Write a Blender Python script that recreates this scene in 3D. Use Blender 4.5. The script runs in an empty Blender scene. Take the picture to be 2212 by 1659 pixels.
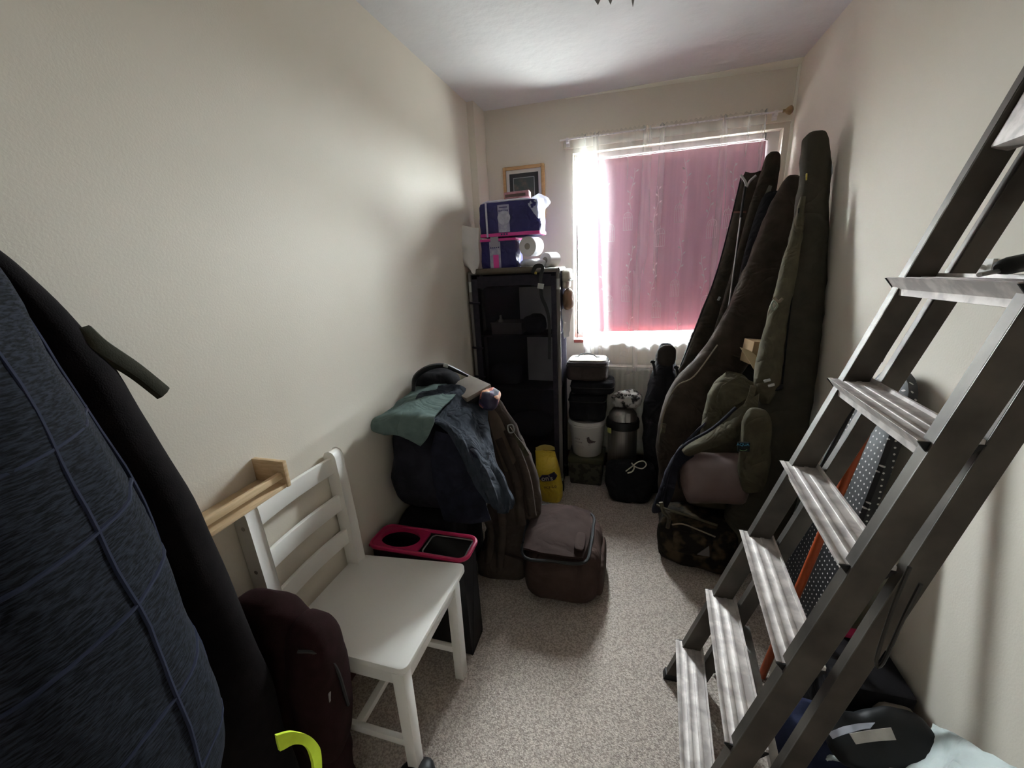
import bpy, bmesh, math, random
from mathutils import Vector, Matrix, Euler, noise

# ---------------------------------------------------------------- camera
scene = bpy.context.scene
COL = scene.collection
cam_data = bpy.data.cameras.new('camera')
cam_data.sensor_fit = 'HORIZONTAL'; cam_data.sensor_width = 36.0
cam_data.lens = 14.409; cam_data.clip_start = 0.02
cam = bpy.data.objects.new('camera', cam_data); COL.objects.link(cam)
CAMROT = [[0.960941, -0.031867, 0.274914], [0.27231, 0.286181, -0.918666], [-0.0494, 0.957645, 0.283681]]
cam.matrix_world = Matrix.Translation((0, 0, 1.476)) @ Matrix(CAMROT).to_4x4()
scene.camera = cam

# ---------------------------------------------------------------- daylight
world = bpy.data.worlds.new('daylight'); scene.world = world; world.use_nodes = True
bg = world.node_tree.nodes['Background']
bg.inputs[0].default_value = (0.93, 0.97, 1.0, 1); bg.inputs[1].default_value = 600.0
_n = world.node_tree.nodes; _l = world.node_tree.links         # bright overcast sky above, dim ground below the horizon
_t = _n.new('ShaderNodeTexCoord'); _s = _n.new('ShaderNodeSeparateXYZ'); _r = _n.new('ShaderNodeValToRGB')
_m = _n.new('ShaderNodeMath'); _m.operation = 'MULTIPLY_ADD'; _m.inputs[1].default_value = .5; _m.inputs[2].default_value = .5
_l.new(_t.outputs['Generated'], _s.inputs[0]); _l.new(_s.outputs['Z'], _m.inputs[0]); _l.new(_m.outputs[0], _r.inputs[0]); _l.new(_r.outputs[0], bg.inputs[0])
_r.color_ramp.elements[0].position = .47; _r.color_ramp.elements[0].color = (.14, .145, .14, 1)
_r.color_ramp.elements[1].position = .51; _r.color_ramp.elements[1].color = (.93, .97, 1.02, 1)
pl = bpy.data.lights.new('window_portal', 'AREA'); pl.shape = 'RECTANGLE'; pl.size = 1.14; pl.size_y = 1.18
pl.cycles.is_portal = True
po = bpy.data.objects.new('window_portal', pl); COL.objects.link(po)
po.location = (0.19, 2.945, 1.52); po.rotation_euler = (math.radians(-90), 0, 0)
po['kind'] = 'helper'

# ---------------------------------------------------------------- exposure
vs = scene.view_settings
vs.view_transform = 'Standard'; vs.look = 'None'; vs.gamma = 1.0; vs.use_curve_mapping = False
vs.exposure = 0.04
scene.cycles.max_bounces = 10; scene.cycles.diffuse_bounces = 7; scene.cycles.transparent_max_bounces = 24
scene.cycles.caustics_reflective = False; scene.cycles.caustics_refractive = False
scene.cycles.use_denoising = True

# ---------------------------------------------------------------- materials
MATS = {}
def srgb(c):
    if isinstance(c, str):
        c = tuple(int(c[i:i + 2], 16) / 255 for i in (0, 2, 4))
    return tuple(x / 12.92 if x <= 0.04045 else ((x + 0.055) / 1.055) ** 2.4 for x in c) + (1,)
def mat(name, c, rough=0.8, c2=None, scale=8.0, detail=4.0, metal=0.0, bump=0.0, bscale=60.0, bdist=0.002, weave=0.0, wscale=400.0, spec=0.3, contrast=(0.35, 0.65), sheen=0.0, stretch=None, crease=0.0, cscale=9.0, cstretch=(1, 1, 1)):
    """principled material: two-tone noise colour, noise relief, optional woven relief"""
    if name in MATS: return MATS[name]
    m = bpy.data.materials.new(name); m.use_nodes = True; nt = m.node_tree; N = nt.nodes; L = nt.links
    if weave: spec = min(spec, 0.1); rough = max(rough, 0.85)
    b = N['Principled BSDF']; b.inputs['Roughness'].default_value = rough; b.inputs['Metallic'].default_value = metal
    b.inputs['Specular IOR Level'].default_value = spec
    if sheen: b.inputs['Sheen Weight'].default_value = sheen
    tc = N.new('ShaderNodeTexCoord'); co = tc.outputs['Object']
    if stretch:
        mp = N.new('ShaderNodeMapping'); mp.inputs['Scale'].default_value = stretch; L.new(co, mp.inputs['Vector']); co = mp.outputs[0]
    b.inputs['Base Color'].default_value = srgb(c)
    if c2 is not None:
        n = N.new('ShaderNodeTexNoise'); n.inputs['Scale'].default_value = scale; n.inputs['Detail'].default_value = detail
        L.new(co, n.inputs['Vector'])
        r = N.new('ShaderNodeValToRGB'); r.color_ramp.elements[0].position = contrast[0]; r.color_ramp.elements[1].position = contrast[1]
        r.color_ramp.elements[0].color = srgb(c); r.color_ramp.elements[1].color = srgb(c2)
        L.new(n.outputs[0], r.inputs[0]); L.new(r.outputs[0], b.inputs['Base Color'])
    last = None
    if bump:
        n2 = N.new('ShaderNodeTexNoise'); n2.inputs['Scale'].default_value = bscale; n2.inputs['Detail'].default_value = 5
        L.new(co, n2.inputs['Vector'])
        bp = N.new('ShaderNodeBump'); bp.inputs['Strength'].default_value = bump; bp.inputs['Distance'].default_value = bdist
        L.new(n2.outputs[0], bp.inputs['Height']); last = bp.outputs[0]
    if crease:
        n3 = N.new('ShaderNodeTexNoise'); n3.inputs['Scale'].default_value = cscale; n3.inputs['Detail'].default_value = 2.5; n3.inputs['Distortion'].default_value = 0.8
        mp3 = N.new('ShaderNodeMapping'); mp3.inputs['Scale'].default_value = cstretch; L.new(tc.outputs['Object'], mp3.inputs['Vector']); L.new(mp3.outputs[0], n3.inputs['Vector'])
        ab = N.new('ShaderNodeMath'); ab.operation = 'SUBTRACT'; ab.inputs[1].default_value = 0.5; L.new(n3.outputs[0], ab.inputs[0])
        ab2 = N.new('ShaderNodeMath'); ab2.operation = 'ABSOLUTE'; L.new(ab.outputs[0], ab2.inputs[0])
        bp3 = N.new('ShaderNodeBump'); bp3.inputs['Strength'].default_value = 0.9; bp3.inputs['Distance'].default_value = crease; L.new(ab2.outputs[0], bp3.inputs['Height'])
        if last: L.new(last, bp3.inputs['Normal'])
        last = bp3.outputs[0]
    if weave:
        w = N.new('ShaderNodeTexNoise'); w.inputs['Scale'].default_value = wscale; w.inputs['Detail'].default_value = 1
        L.new(co, w.inputs['Vector'])
        bp2 = N.new('ShaderNodeBump'); bp2.inputs['Strength'].default_value = weave; bp2.inputs['Distance'].default_value = 0.001
        L.new(w.outputs[0], bp2.inputs['Height'])
        if last: L.new(last, bp2.inputs['Normal'])
        last = bp2.outputs[0]
    if last: L.new(last, b.inputs['Normal'])
    MATS[name] = m
    return m

# ---------------------------------------------------------------- mesh helpers
def V(*a): return Vector(a[0]) if len(a) == 1 else Vector(a)
class MB:
    """collects vertices and faces of one part"""
    def __init__(s): s.v = []; s.f = []; s.uv = {}
    def add(s, vs_, fs):
        o = len(s.v); s.v += [tuple(p) for p in vs_]; s.f += [tuple(i + o for i in f) for f in fs]; return o
    def box(s, c, d, rot=None, m=None):
        c = Vector(c); h = Vector(d) / 2; R_ = Euler(rot).to_matrix() if rot else Matrix.Identity(3)
        if m is not None: R_ = m
        pts = [c + R_ @ Vector((sx * h.x, sy * h.y, sz * h.z)) for sx in (-1, 1) for sy in (-1, 1) for sz in (-1, 1)]
        s.add(pts, [(0, 1, 3, 2), (4, 6, 7, 5), (0, 4, 5, 1), (2, 3, 7, 6), (0, 2, 6, 4), (1, 5, 7, 3)]); return s
    def span(s, a, b):
        a = Vector(a); b = Vector(b); return s.box((a + b) / 2, [abs(x) for x in (b - a)])
    def hexa(s, p):
        """eight corners: bottom ring of four, top ring of four"""
        s.add(p, [(3, 2, 1, 0), (4, 5, 6, 7), (0, 1, 5, 4), (1, 2, 6, 5), (2, 3, 7, 6), (3, 0, 4, 7)]); return s
    def prism(s, prof, a, b, ex, ey):
        """closed profile (list of (p,q) in axes ex, ey) extruded from point a to b"""
        a = Vector(a); b = Vector(b); ex = Vector(ex); ey = Vector(ey); n = len(prof)
        p0 = [a + ex * p + ey * q for p, q in prof]; p1 = [b + ex * p + ey * q for p, q in prof]
        s.add(p0 + p1, [tuple(range(n))[::-1], tuple(range(n, 2 * n))] + [(i, (i + 1) % n, n + (i + 1) % n, n + i) for i in range(n)]); return s
    def loft(s, rings, cap=True, closed=True):
        n = len(rings[0]); o = len(s.v)
        for r in rings: s.v += [tuple(p) for p in r]
        k = n if closed else n - 1
        for j in range(len(rings) - 1):
            for i in range(k):
                a = o + j * n + i; b = o + j * n + (i + 1) % n
                s.f.append((a, b, b + n, a + n))
        if cap and closed:
            s.f.append(tuple(o + i for i in range(n))[::-1]); q = o + (len(rings) - 1) * n
            s.f.append(tuple(q + i for i in range(n)))
        return s
    def tube(s, pts, r, n=8, smooth=0, flat=1.0, up=(0, 0, 1), cap=True, closed=False):
        """round (or flattened) tube through points; r a number or a list"""
        pts = [Vector(p) for p in pts]
        rr = r if isinstance(r, (list, tuple)) else [r] * len(pts)
        if smooth: 
            rr = [x[0] for x in crom([(q, 0, 0) for q in rr], smooth, closed)]; pts = [Vector(p) for p in crom(pts, smooth, closed)]
        rings = []; up = Vector(up); m = len(pts)
        for i, p in enumerate(pts):
            if closed: t = pts[(i + 1) % m] - pts[i - 1]
            else: t = pts[min(i + 1, m - 1)] - pts[max(i - 1, 0)]
            t.normalize()
            a = up - t * up.dot(t)
            if a.length < 0.05: a = Vector((1, 0.2, 0)) - t * t.x
            a.normalize(); b = t.cross(a); up = a
            rings.append([p + (a * math.cos(k * 2 * math.pi / n) * flat + b * math.sin(k * 2 * math.pi / n)) * rr[i] for k in range(n)])
        if closed: rings.append(rings[0])
        return s.loft(rings, cap=cap and not closed)
    def lathe(s, prof, c, n=24, axis=(0, 0, 1)):
        """profile [(radius, height)] turned about axis through c"""
        ax = Vector(axis).normalized(); a = ax.orthogonal().normalized(); b = ax.cross(a); c = Vector(c)
        return s.loft([[c + ax * h + (a * math.cos(2 * math.pi * k / n) + b * math.sin(2 * math.pi * k / n)) * r for k in range(n)] for r, h in prof])
    def soft(s, c, d, p=4.0, n=10, rot=None, warp=None, nz=0.0, nf=6.0, seed=0, pz=None):
        """a stuffed, rounded box: superellipsoid on a subdivided cube"""
        c = Vector(c); h = Vector(d) / 2; R_ = Euler(rot).to_matrix() if rot else Matrix.Identity(3)
        idx = {}; vs_ = []; fs = []
        def key(a): return tuple(round(x * 1000) for x in a)
        def get(a):
            k = key(a)
            if k not in idx:
                q = Vector(a)
                e = p
                l = (abs(q.x) ** e + abs(q.y) ** e + abs(q.z) ** (pz or e)) ** (1 / e)
                q = q / max(l, 1e-6)
                if warp: q = Vector(warp(q))
                w = Vector((q.x * h.x, q.y * h.y, q.z * h.z))
                if nz:
                    w += w.normalized() * nz * (noise.noise(w * nf + Vector((seed * 7.1, seed, 3.3))) + 0.5 * noise.noise(w * nf * 2.3 + Vector((seed, 9, seed))))
                idx[k] = len(vs_); vs_.append(c + R_ @ w)
            return idx[k]
        g = [math.tan((-1 + 2 * i / n) * math.pi / 4) for i in range(n + 1)]
        for axx in range(3):
            for sg in (-1, 1):
                for i in range(n):
                    for j in range(n):
                        qs = []
                        for (u, v_) in ((g[i], g[j]), (g[i + 1], g[j]), (g[i + 1], g[j + 1]), (g[i], g[j + 1])):
                            a = [0, 0, 0]; a[axx] = sg; a[(axx + 1) % 3] = u; a[(axx + 2) % 3] = v_; qs.append(get(a))
                        fs.append(tuple(qs if sg > 0 else qs[::-1]))
        s.add(vs_, fs); return s
    def sheet(s, rows, nu=4, nv=4, th=0.004, wr=0.0, wf=(8, 8, 8), seed=0, close=False, ridge=None):
        """smooth cloth through a control grid of points, with folds and thickness"""
        rows = [crom(r, nu) for r in rows]
        cols = [crom([r[j] for r in rows], nv) for j in range(len(rows[0]))]
        G = [[Vector(cols[j][i]) for j in range(len(cols))] for i in range(len(cols[0]))]
        H, W = len(G), len(G[0]); Nn = []
        for i in range(H):
            Nn.append([])
            for j in range(W):
                du = G[i][min(j + 1, W - 1)] - G[i][max(j - 1, 0)]; dv = G[min(i + 1, H - 1)][j] - G[max(i - 1, 0)][j]
                k = du.cross(dv); Nn[i].append(k.normalized() if k.length > 1e-9 else Vector((0, 0, 1)))
        top = []; bot = []
        for i in range(H):
            for j in range(W):
                p = G[i][j]; nn = Nn[i][j]
                d = 0
                if wr:
                    q = Vector((p.x * wf[0], p.y * wf[1], p.z * wf[2])) + Vector((seed * 3.7, seed * 1.3, 0))
                    d = wr * (noise.noise(q) + 0.5 * noise.noise(q * 2.1) + 0.35 * (1 - 2 * abs(noise.noise(q * 1.4 + Vector((4, 2, 1))))))
                if ridge: d += ridge(i / (H - 1), j / (W - 1))
                top.append(p + nn * (d + th / 2)); bot.append(p + nn * (d - th / 2))
        o = s.add(top + bot, []); n = H * W
        for i in range(H - 1):
            for j in range(W - 1):
                a = o + i * W + j
                s.f.append((a, a + 1, a + W + 1, a + W)); s.f.append((a + n, a + n + W, a + n + W + 1, a + n + 1))
        for j in range(W - 1):
            a = o + j; s.f.append((a, a + n, a + n + 1, a + 1)); a = o + (H - 1) * W + j; s.f.append((a, a + 1, a + 1 + n, a + n))
        for i in range(H - 1):
            a = o + i * W; s.f.append((a, a + W, a + W + n, a + n)); a = o + i * W + W - 1; s.f.append((a, a + n, a + n + W, a + W))
        return s
    def build(s, name, m, parent=None, bevel=0.0, seg=2, smooth=True, angle=40, sub=0, org=None):
        me = bpy.data.meshes.new(name); o = bpy.data.objects.new(name, me)
        base = Vector((0, 0, 0))
        if parent is None:
            if org is not None: base = Vector(org)
            else:
                xs = [p[0] for p in s.v]; ys = [p[1] for p in s.v]; zs = [p[2] for p in s.v]
                base = Vector(((min(xs) + max(xs)) / 2, (min(ys) + max(ys)) / 2, min(zs)))
        else: base = ORG.get(parent.name, Vector())
        me.from_pydata([tuple(Vector(p) - base) for p in s.v], [], s.f); me.update()
        if bevel:
            bm = bmesh.new(); bm.from_mesh(me); bmesh.ops.remove_doubles(bm, verts=bm.verts, dist=1e-6)
            es = [e for e in bm.edges if len(e.link_faces) == 2 and e.calc_face_angle(0) > math.radians(35)]
            bmesh.ops.bevel(bm, geom=es, offset=bevel, segments=seg, profile=0.5, affect='EDGES', clamp_overlap=True)
            bm.to_mesh(me); bm.free()
        bm = bmesh.new(); bm.from_mesh(me); bmesh.ops.recalc_face_normals(bm, faces=bm.faces); bm.to_mesh(me); bm.free()
        if smooth:
            me.polygons.foreach_set('use_smooth', [True] * len(me.polygons)); me.set_sharp_from_angle(angle=math.radians(angle))
        if isinstance(m, (list, tuple)):
            for q in m: me.materials.append(q)
        else: me.materials.append(m)
        COL.objects.link(o)
        if sub:
            md = o.modifiers.new('subdivision', 'SUBSURF'); md.levels = sub; md.render_levels = sub
        if parent is not None: o.parent = parent
        else: o.location = base
        ORG[o.name] = base
        return o
ORG = {}
def crom(pts, n, closed=False):
    """catmull-rom through points, n steps per span"""
    P_ = [Vector(p) for p in pts]; m = len(P_)
    if m < 3 or n <= 1:
        if n <= 1: return P_
        return [P_[0].lerp(P_[1], i / n) for i in range(n + 1)] if m == 2 else P_
    out = []
    for i in range(m if closed else m - 1):
        if closed: a, b, c, d = P_[i - 1], P_[i], P_[(i + 1) % m], P_[(i + 2) % m]
        else:
            b, c = P_[i], P_[i + 1]; a = P_[i - 1] if i else b * 2 - c; d = P_[i + 2] if i + 2 < m else c * 2 - b
        for k in range(n):
            t = k / n
            out.append(0.5 * ((2 * b) + (c - a) * t + (2 * a - 5 * b + 4 * c - d) * t * t + (3 * b - a - 3 * c + d) * t ** 3))
    if not closed: out.append(P_[-1])
    return out
def tag(o, label=None, cat=None, group=None, kind=None):
    if label: o['label'] = label
    if cat: o['category'] = cat
    if group: o['group'] = group
    if kind: o['kind'] = kind
    return o
def thing(name, label, cat, loc, group=None):
    o = bpy.data.objects.new(name, None); o.empty_display_size = 0.05; COL.objects.link(o); o.location = loc
    ORG[o.name] = Vector(loc); return tag(o, label, cat, group)
def struct(o): o['kind'] = 'structure'; return o
def note(o, label): o['label'] = label; return o
def ring(c, ax, ex, rx, ry, n=20, p=2.0, a0=0.0):
    """superellipse ring round c: half sizes rx along ex, ry along ax x ex"""
    c = Vector(c); ax = Vector(ax).normalized(); ex = Vector(ex); ex = (ex - ax * ex.dot(ax)).normalized(); ey = ax.cross(ex); out = []
    for k in range(n):
        t = 2 * math.pi * k / n + a0; cs, sn = math.cos(t), math.sin(t)
        out.append(c + ex * rx * math.copysign(abs(cs) ** (2 / p), cs) + ey * ry * math.copysign(abs(sn) ** (2 / p), sn))
    return out
def bagloft(path, rx, ry, ex, n=24, p=3.0, smooth=4, wr=0.0, wf=14.0, seed=0):
    """rings for a long soft bag along a path with half widths rx (along ex) and ry"""
    pts = crom(path, smooth); rxs = [q.x for q in crom([(a, 0, 0) for a in rx], smooth)]; rys = [q.x for q in crom([(a, 0, 0) for a in ry], smooth)]
    out = []; m = len(pts)
    for i in range(m):
        t = (pts[min(i + 1, m - 1)] - pts[max(i - 1, 0)]).normalized()
        r = ring(pts[i], t, ex, max(rxs[i], 0.002), max(rys[i], 0.002), n, p)
        if wr:
            r = [q + (q - pts[i]).normalized() * wr * (noise.noise(q * wf + Vector((seed, 0, 0))) + 0.6 * noise.noise(q * wf * 2.2 + Vector((0, seed, 0)))) for q in r]
        out.append(r)
    return out

# ================================================================ the room
XL, XR, YB, YF, ZC = -0.982, 0.798, 2.824, -0.62, 2.40
WX0, WX1, WZ0, WZ1 = -0.379, 0.757, 0.944, 2.100      # window opening
M_WALL = mat('cream_emulsion', 'dbd3c6', 0.85, 'ded6ca', 3.0, bump=0.25, bscale=180, bdist=0.0015)
M_CEIL = mat('textured_ceiling_paint', 'dddce0', 0.9, 'e2e1e4', 5.0, bump=0.55, bscale=22, bdist=0.006)
M_CARPET = mat('speckled_carpet', '968a81', 0.95, 'c4b8ae', 160.0, detail=3, bump=0.9, bscale=240, bdist=0.006, contrast=(0.38, 0.62))
M_MAHOG = mat('mahogany_stain', '3a1c14', 0.35, '56281a', 6.0, stretch=(6, 1, 20), spec=0.5)
M_WHITEPAINT = mat('white_gloss_paint', 'e8e4dc', 0.35)
M_UPVC = mat('white_upvc', 'ece8ea', 0.3)
M_TRIM_STREAK = mat('cream_trim_and_light_streak', 'f4f2e6', 0.5)  # whitened for the streak of light; also on the corner trim

# carpeted floor
mb = MB(); n = 60
struct(MB().span((XL - .1, YF - .1, -0.06), (XR + .1, YB + .1, 0)).build('floor', M_CARPET, smooth=False))
struct(MB().span((XL - .1, YF - .1, ZC), (XR + .1, YB + .2, ZC + .08)).build('ceiling', M_CEIL, smooth=False))
wl = struct(MB().span((XL - .1, YF - .1, -.06), (XL, YB + .2, ZC)).build('wall_left', M_WALL, smooth=False))
struct(MB().span((XL, 2.632, 0), (-0.938, YB, ZC - .0005)).build('pipe_boxing', M_WALL, smooth=False))  # boxed-in pipe chase in the back left corner
struct(MB().span((XR, YF - .1, -.06), (XR + .1, YB + .2, ZC)).build('wall_right', M_WALL, smooth=False))
mb = MB()
mb.span((XL, YB, -.06), (WX0, YB + .105, ZC)); mb.span((WX1, YB, -.06), (XR, YB + .105, ZC))
mb.span((WX0, YB, -.06), (WX1, YB + .105, WZ0 - .022)); mb.span((WX0, YB, WZ1), (WX1, YB + .105, ZC))
struct(mb.build('wall_back', M_WALL, smooth=False))
wf = struct(MB().span((XL, YF - .1, -.06), (XR, YF, ZC)).build('wall_front', M_WALL, smooth=False))
# closed door behind the camera
d1 = struct(MB().span((-.36, YF, 0.005), (.40, YF + .035, 1.98)).build('door_1', M_WHITEPAINT, bevel=.003))
mb = MB(); mb.span((-.43, YF, 0), (-.362, YF + .05, 2.05)); mb.span((.402, YF, 0), (.47, YF + .05, 2.05)); mb.span((-.43, YF, 1.984), (.47, YF + .05, 2.05))
mb.build('door_frame', M_WHITEPAINT, d1, bevel=.003)
mb = MB(); mb.tube([(.33, YF + .03, 1.0), (.33, YF + .085, 1.0), (.22, YF + .085, 1.0)], .009); mb.build('door_handle', mat('brushed_steel', 'b8b8b6', 0.35, metal=1), d1)

# skirting boards, moulded top
def skirting(name, a, b, inward):
    prof = [(0, 0), (.016, 0), (.016, .072), (.013, .078), (.013, .086), (.007, .097), (0, .1)]
    mb = MB().prism(prof, a, b, inward, (0, 0, 1)); return struct(mb.build(name, M_MAHOG, bevel=.0008, seg=1))
skirting('baseboard_right', (XR, YF, 0), (XR, YB, 0), (-1, 0, 0))
skirting('baseboard_left', (XL, YF, 0), (XL, 2.632, 0), (1, 0, 0))
skirting('baseboard_back', (-.938, YB, 0), (XR - .016, YB, 0), (0, -1, 0))

# streak of light on the ceiling built as a tapering strip; pale corner trim
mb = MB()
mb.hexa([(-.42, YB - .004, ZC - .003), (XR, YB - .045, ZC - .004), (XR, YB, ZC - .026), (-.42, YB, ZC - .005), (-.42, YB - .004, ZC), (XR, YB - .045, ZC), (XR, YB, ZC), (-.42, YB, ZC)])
struct(mb.build('ceiling_light_streak', M_TRIM_STREAK, bevel=.001))
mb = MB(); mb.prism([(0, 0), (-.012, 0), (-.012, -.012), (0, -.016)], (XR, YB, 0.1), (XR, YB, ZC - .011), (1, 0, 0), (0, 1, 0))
struct(mb.build('trim_2', M_TRIM_STREAK, bevel=.001))

# ---- window: frame, pane, sill
fy0, fy1 = YB + .062, YB + .098
fw = .030
mb = MB()
FL, FRt = .014, .066
mb.span((WX0, fy0, WZ0), (WX0 + FL, fy1, WZ1)); mb.span((WX1 - FRt, fy0, WZ0), (WX1, fy1, WZ1))
mb.span((WX0 + FL, fy0, WZ0), (WX1 - FRt, fy1, WZ0 + fw)); mb.span((WX0 + FL, fy0, WZ1 - fw), (WX1 - FRt, fy1, WZ1))
w1 = struct(mb.build('window_1', M_UPVC, bevel=.004))
mb = MB(); q = .008; a0, a1, b0, b1 = WX0 + FL, WX1 - FRt, WZ0 + fw, WZ1 - fw
mb.span((a0, fy0 + .006, b0), (a0 + q, fy1 - .006, b1)); mb.span((a1 - q, fy0 + .006, b0), (a1, fy1 - .006, b1))
mb.span((a0 + q, fy0 + .006, b0), (a1 - q, fy1 - .006, b0 + q)); mb.span((a0 + q, fy0 + .006, b1 - q), (a1 - q, fy1 - .006, b1))
mb.build('casement', M_UPVC, w1, bevel=.003)
gl = bpy.data.materials.new('window_glass'); gl.use_nodes = True; N = gl.node_tree.nodes; L = gl.node_tree.links
N.remove(N['Principled BSDF']); tr = N.new('ShaderNodeBsdfTransparent'); go = N.new('ShaderNodeBsdfGlossy'); go.inputs['Roughness'].default_value = .02
mx = N.new('ShaderNodeMixShader'); lw = N.new('ShaderNodeLayerWeight'); lw.inputs[0].default_value = .12
tr.inputs[0].default_value = (.94, .97, .96, 1)
L.new(lw.outputs['Fresnel'], mx.inputs[0]); L.new(tr.outputs[0], mx.inputs[1]); L.new(go.outputs[0], mx.inputs[2]); L.new(mx.outputs[0], N['Material Output'].inputs[0])
MB().span((a0 + q, fy0 + .016, b0 + q), (a1 - q, fy0 + .020, b1 - q)).build('pane', gl, w1, smooth=False)
M_SILL = mat('red_brown_sill_tile', '7d3c36', 0.4, '8a4a42', 12)
mb = MB(); mb.span((WX0 + .001, YB - .012, WZ0 - .022), (WX1 - .001, fy0, WZ0))
mb.build('window_sill', M_SILL, w1, bevel=.003)

# ================================================================ step ladder
M_ALU = mat('weathered_aluminium', '8f8c88', 0.42, 'b4b1ac', 14, metal=0.85, bump=0.15, bscale=40, spec=0.5, stretch=(1, 1, 1))
M_ALUT = mat('paint_splashed_aluminium_tread', 'a8a09c', 0.6, 'c8c0bb', 26, metal=0.3, contrast=(0.42, 0.6))
M_ALUD = mat('dull_aluminium_rail', '45403c', 0.5, '5c5650', 9, metal=0.6, bump=0.1, bscale=30)
M_BLKPL = mat('black_plastic', '131213', 0.5, '1a191a', 30)
FA, FR = V(.1857, 1.2324, .1701), V(.0751, -.0117, .2462)      # far tread-front line: foot-most tread, step
NA, NR = V(.1569, .7425, .1673), V(.0754, .0083, .2491)
lad = thing('step_ladder', 'paint-marked aluminium step ladder folded and leaning on the right-hand wall', 'ladder', (.4, .98, 0))
def rail(A, Rr, off0, off1, y0, y1, k0, k1, name, m, sub=None):
    mb = MB(); Ra = Rr
    for k in (0,):
        def P_(kk, off, y): p = A + Ra * kk; return V(p.x + off, p.y + y, p.z)
        t = .0035                               # open channel: web and two flanges
        for (oa, ob, ya, yb) in ((off0, off1, y0, y0 + t) if y0 < 0 and False else (off0, off1, y0, y0 + t),):
            mb.hexa([P_(k0, oa, ya), P_(k0, ob, ya), P_(k0, ob, yb), P_(k0, oa, yb), P_(k1, oa, ya), P_(k1, ob, ya), P_(k1, ob, yb), P_(k1, oa, yb)])
        for (oa, ob) in ((off0, off0 + t), (off1 - t, off1)):
            ya, yb = y0 + t, y1
            mb.hexa([P_(k0, oa, ya), P_(k0, ob, ya), P_(k0, ob, yb), P_(k0, oa, yb), P_(k1, oa, ya), P_(k1, ob, ya), P_(k1, ob, yb), P_(k1, oa, yb)])
    return mb.build(name, m, lad, bevel=.0012, seg=1)
kf = -.69; kt = 7.35
rf = rail(FA, FR, .022, .078, -.028, -.002, kf, kt, 'rail', M_ALUD)
rn = rail(NA, NR, .018, .074, -.010, .018, -.672, kt, 'rail', M_ALUD)
bf = rail(FA + V(.012, 0, 0), FR + V(-.002, 0, 0), .092, .136, -.040, -.016, -.62, 6.4, 'rear_rail', M_ALUD)
bn = rail(NA + V(.049, 0, 0), NR + V(-.0115, 0, 0), .092, .136, .006, .030, -.62, 6.4, 'rear_rail', M_ALUD)
for A, Rr, y0, y1, k, r_ in ((FA, FR, -.031, .001, kf, rf), (NA, NR, -.013, .021, -.672, rn)):   # rubber feet
    p = A + Rr * k
    MB().hexa([V(p.x + .018, p.y + y0, 0), V(p.x + .088, p.y + y0, 0), V(p.x + .088, p.y + y1, 0), V(p.x + .018, p.y + y1, 0),
               V(p.x + .026, p.y + y0, .025), V(p.x + .096, p.y + y0, .025), V(p.x + .096, p.y + y1, .025), V(p.x + .026, p.y + y1, .025)]).build('rubber_foot', M_BLKPL, r_, bevel=.002)
# treads: ribbed plate, turned-down lip, lower flange
prof = [(0, 0), (.011, 0), (.0115, -.0018), (.026, -.0018), (.0265, 0), (.036, 0), (.0365, -.0018), (.052, -.0018), (.0525, 0), (.062, 0), (.0625, -.0018), (.082, -.0018), (.0825, .006), (.088, .006), (.088, -.004),
        (.010, -.004), (.022, -.026), (.022, -.040), (.0195, -.040), (.0195, -.0265)]
for i in range(6):
    a = FA + FR * i; b = NA + NR * i
    dep = 1.0 if i < 6 else 1.25
    pr = [(x * dep, z) for x, z in prof]
    t = MB().prism(pr, a, b, (1, 0, 0), (0, 0, 1)).build('tread', M_ALUT, lad, bevel=.0004, seg=1)
    for e, s_ in ((a, 1), (b, -1)):
        c = MB().prism([(-.001, -.002), (.089 * dep, -.002), (.066 * dep, -.030), (.021, -.030)], e, e + V(0, .004 * s_, 0), (1, 0, 0), (0, 0, 1)).build('end_cap', M_BLKPL, t, bevel=.0005, seg=1)
        mb = MB(); mb.lathe([(.0055, 0), (.0055, .004), (.003, .006)], e + V(.0195, -.012 * s_, -.033), 10, (-1, 0, 0)); mb.build('rivet', M_ALU, t)
pa, pn = FA + FR * 5.99 + V(.030, -.030, 0), NA + NR * 5.96 + V(.030, .030, 0); pa2, pn2 = FA + FR * 7.2 + V(.030, -.030, 0), NA + NR * 7.2 + V(.030, .030, 0); d_ = V(.034, 0, -.010)
MB().hexa([pa, pn, pn + d_, pa + d_, pa2, pn2, pn2 + d_, pa2 + d_]).build('platform', M_ALUT, lad, bevel=.006)
# rear frame cross bars and the wire stay hook
for k in (.55,):
    a = FA + FR * k + V(.148, -.03, 0); b = NA + NR * k + V(.148, .02, 0)
    MB().prism([(0, -.012), (.022, -.012), (.022, .012), (0, .012)], a, b, (1, 0, 0), (0, 0, 1)).build('cross_bar', M_ALU, lad, bevel=.001)
p = NA + V(.13, -.012, 0)
hk = [(0.468, 0.735, 0.947), (0.460, 0.735, 0.862), (0.456, 0.735, 0.738), (0.467, 0.735, 0.734), (0.478, 0.735, 0.836), (0.489, 0.735, 0.916)]
MB().tube(hk, .0032, 8, 4).build('stay_hook', mat('dark_wire', '3a3734', 0.5, metal=.7), lad)

# ================================================================ white chair
M_CHAIR = mat('white_painted_wood', 'eeebe6', 0.45, 'f1eee9', 5, bump=0.05, bscale=30)
ch = thing('wooden_chair', 'white painted wooden chair with three curved back slats', 'chair', (-.75, .9, 0))
mb = MB()
sz0, sz1 = .436, .457
mb.hexa([(-.545, .700, sz0), (-.538, 1.112, sz0), (-.962, 1.072, sz0), (-.962, .705, sz0), (-.545, .700, sz1), (-.538, 1.112, sz1), (-.962, 1.072, sz1), (-.962, .705, sz1)])
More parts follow.
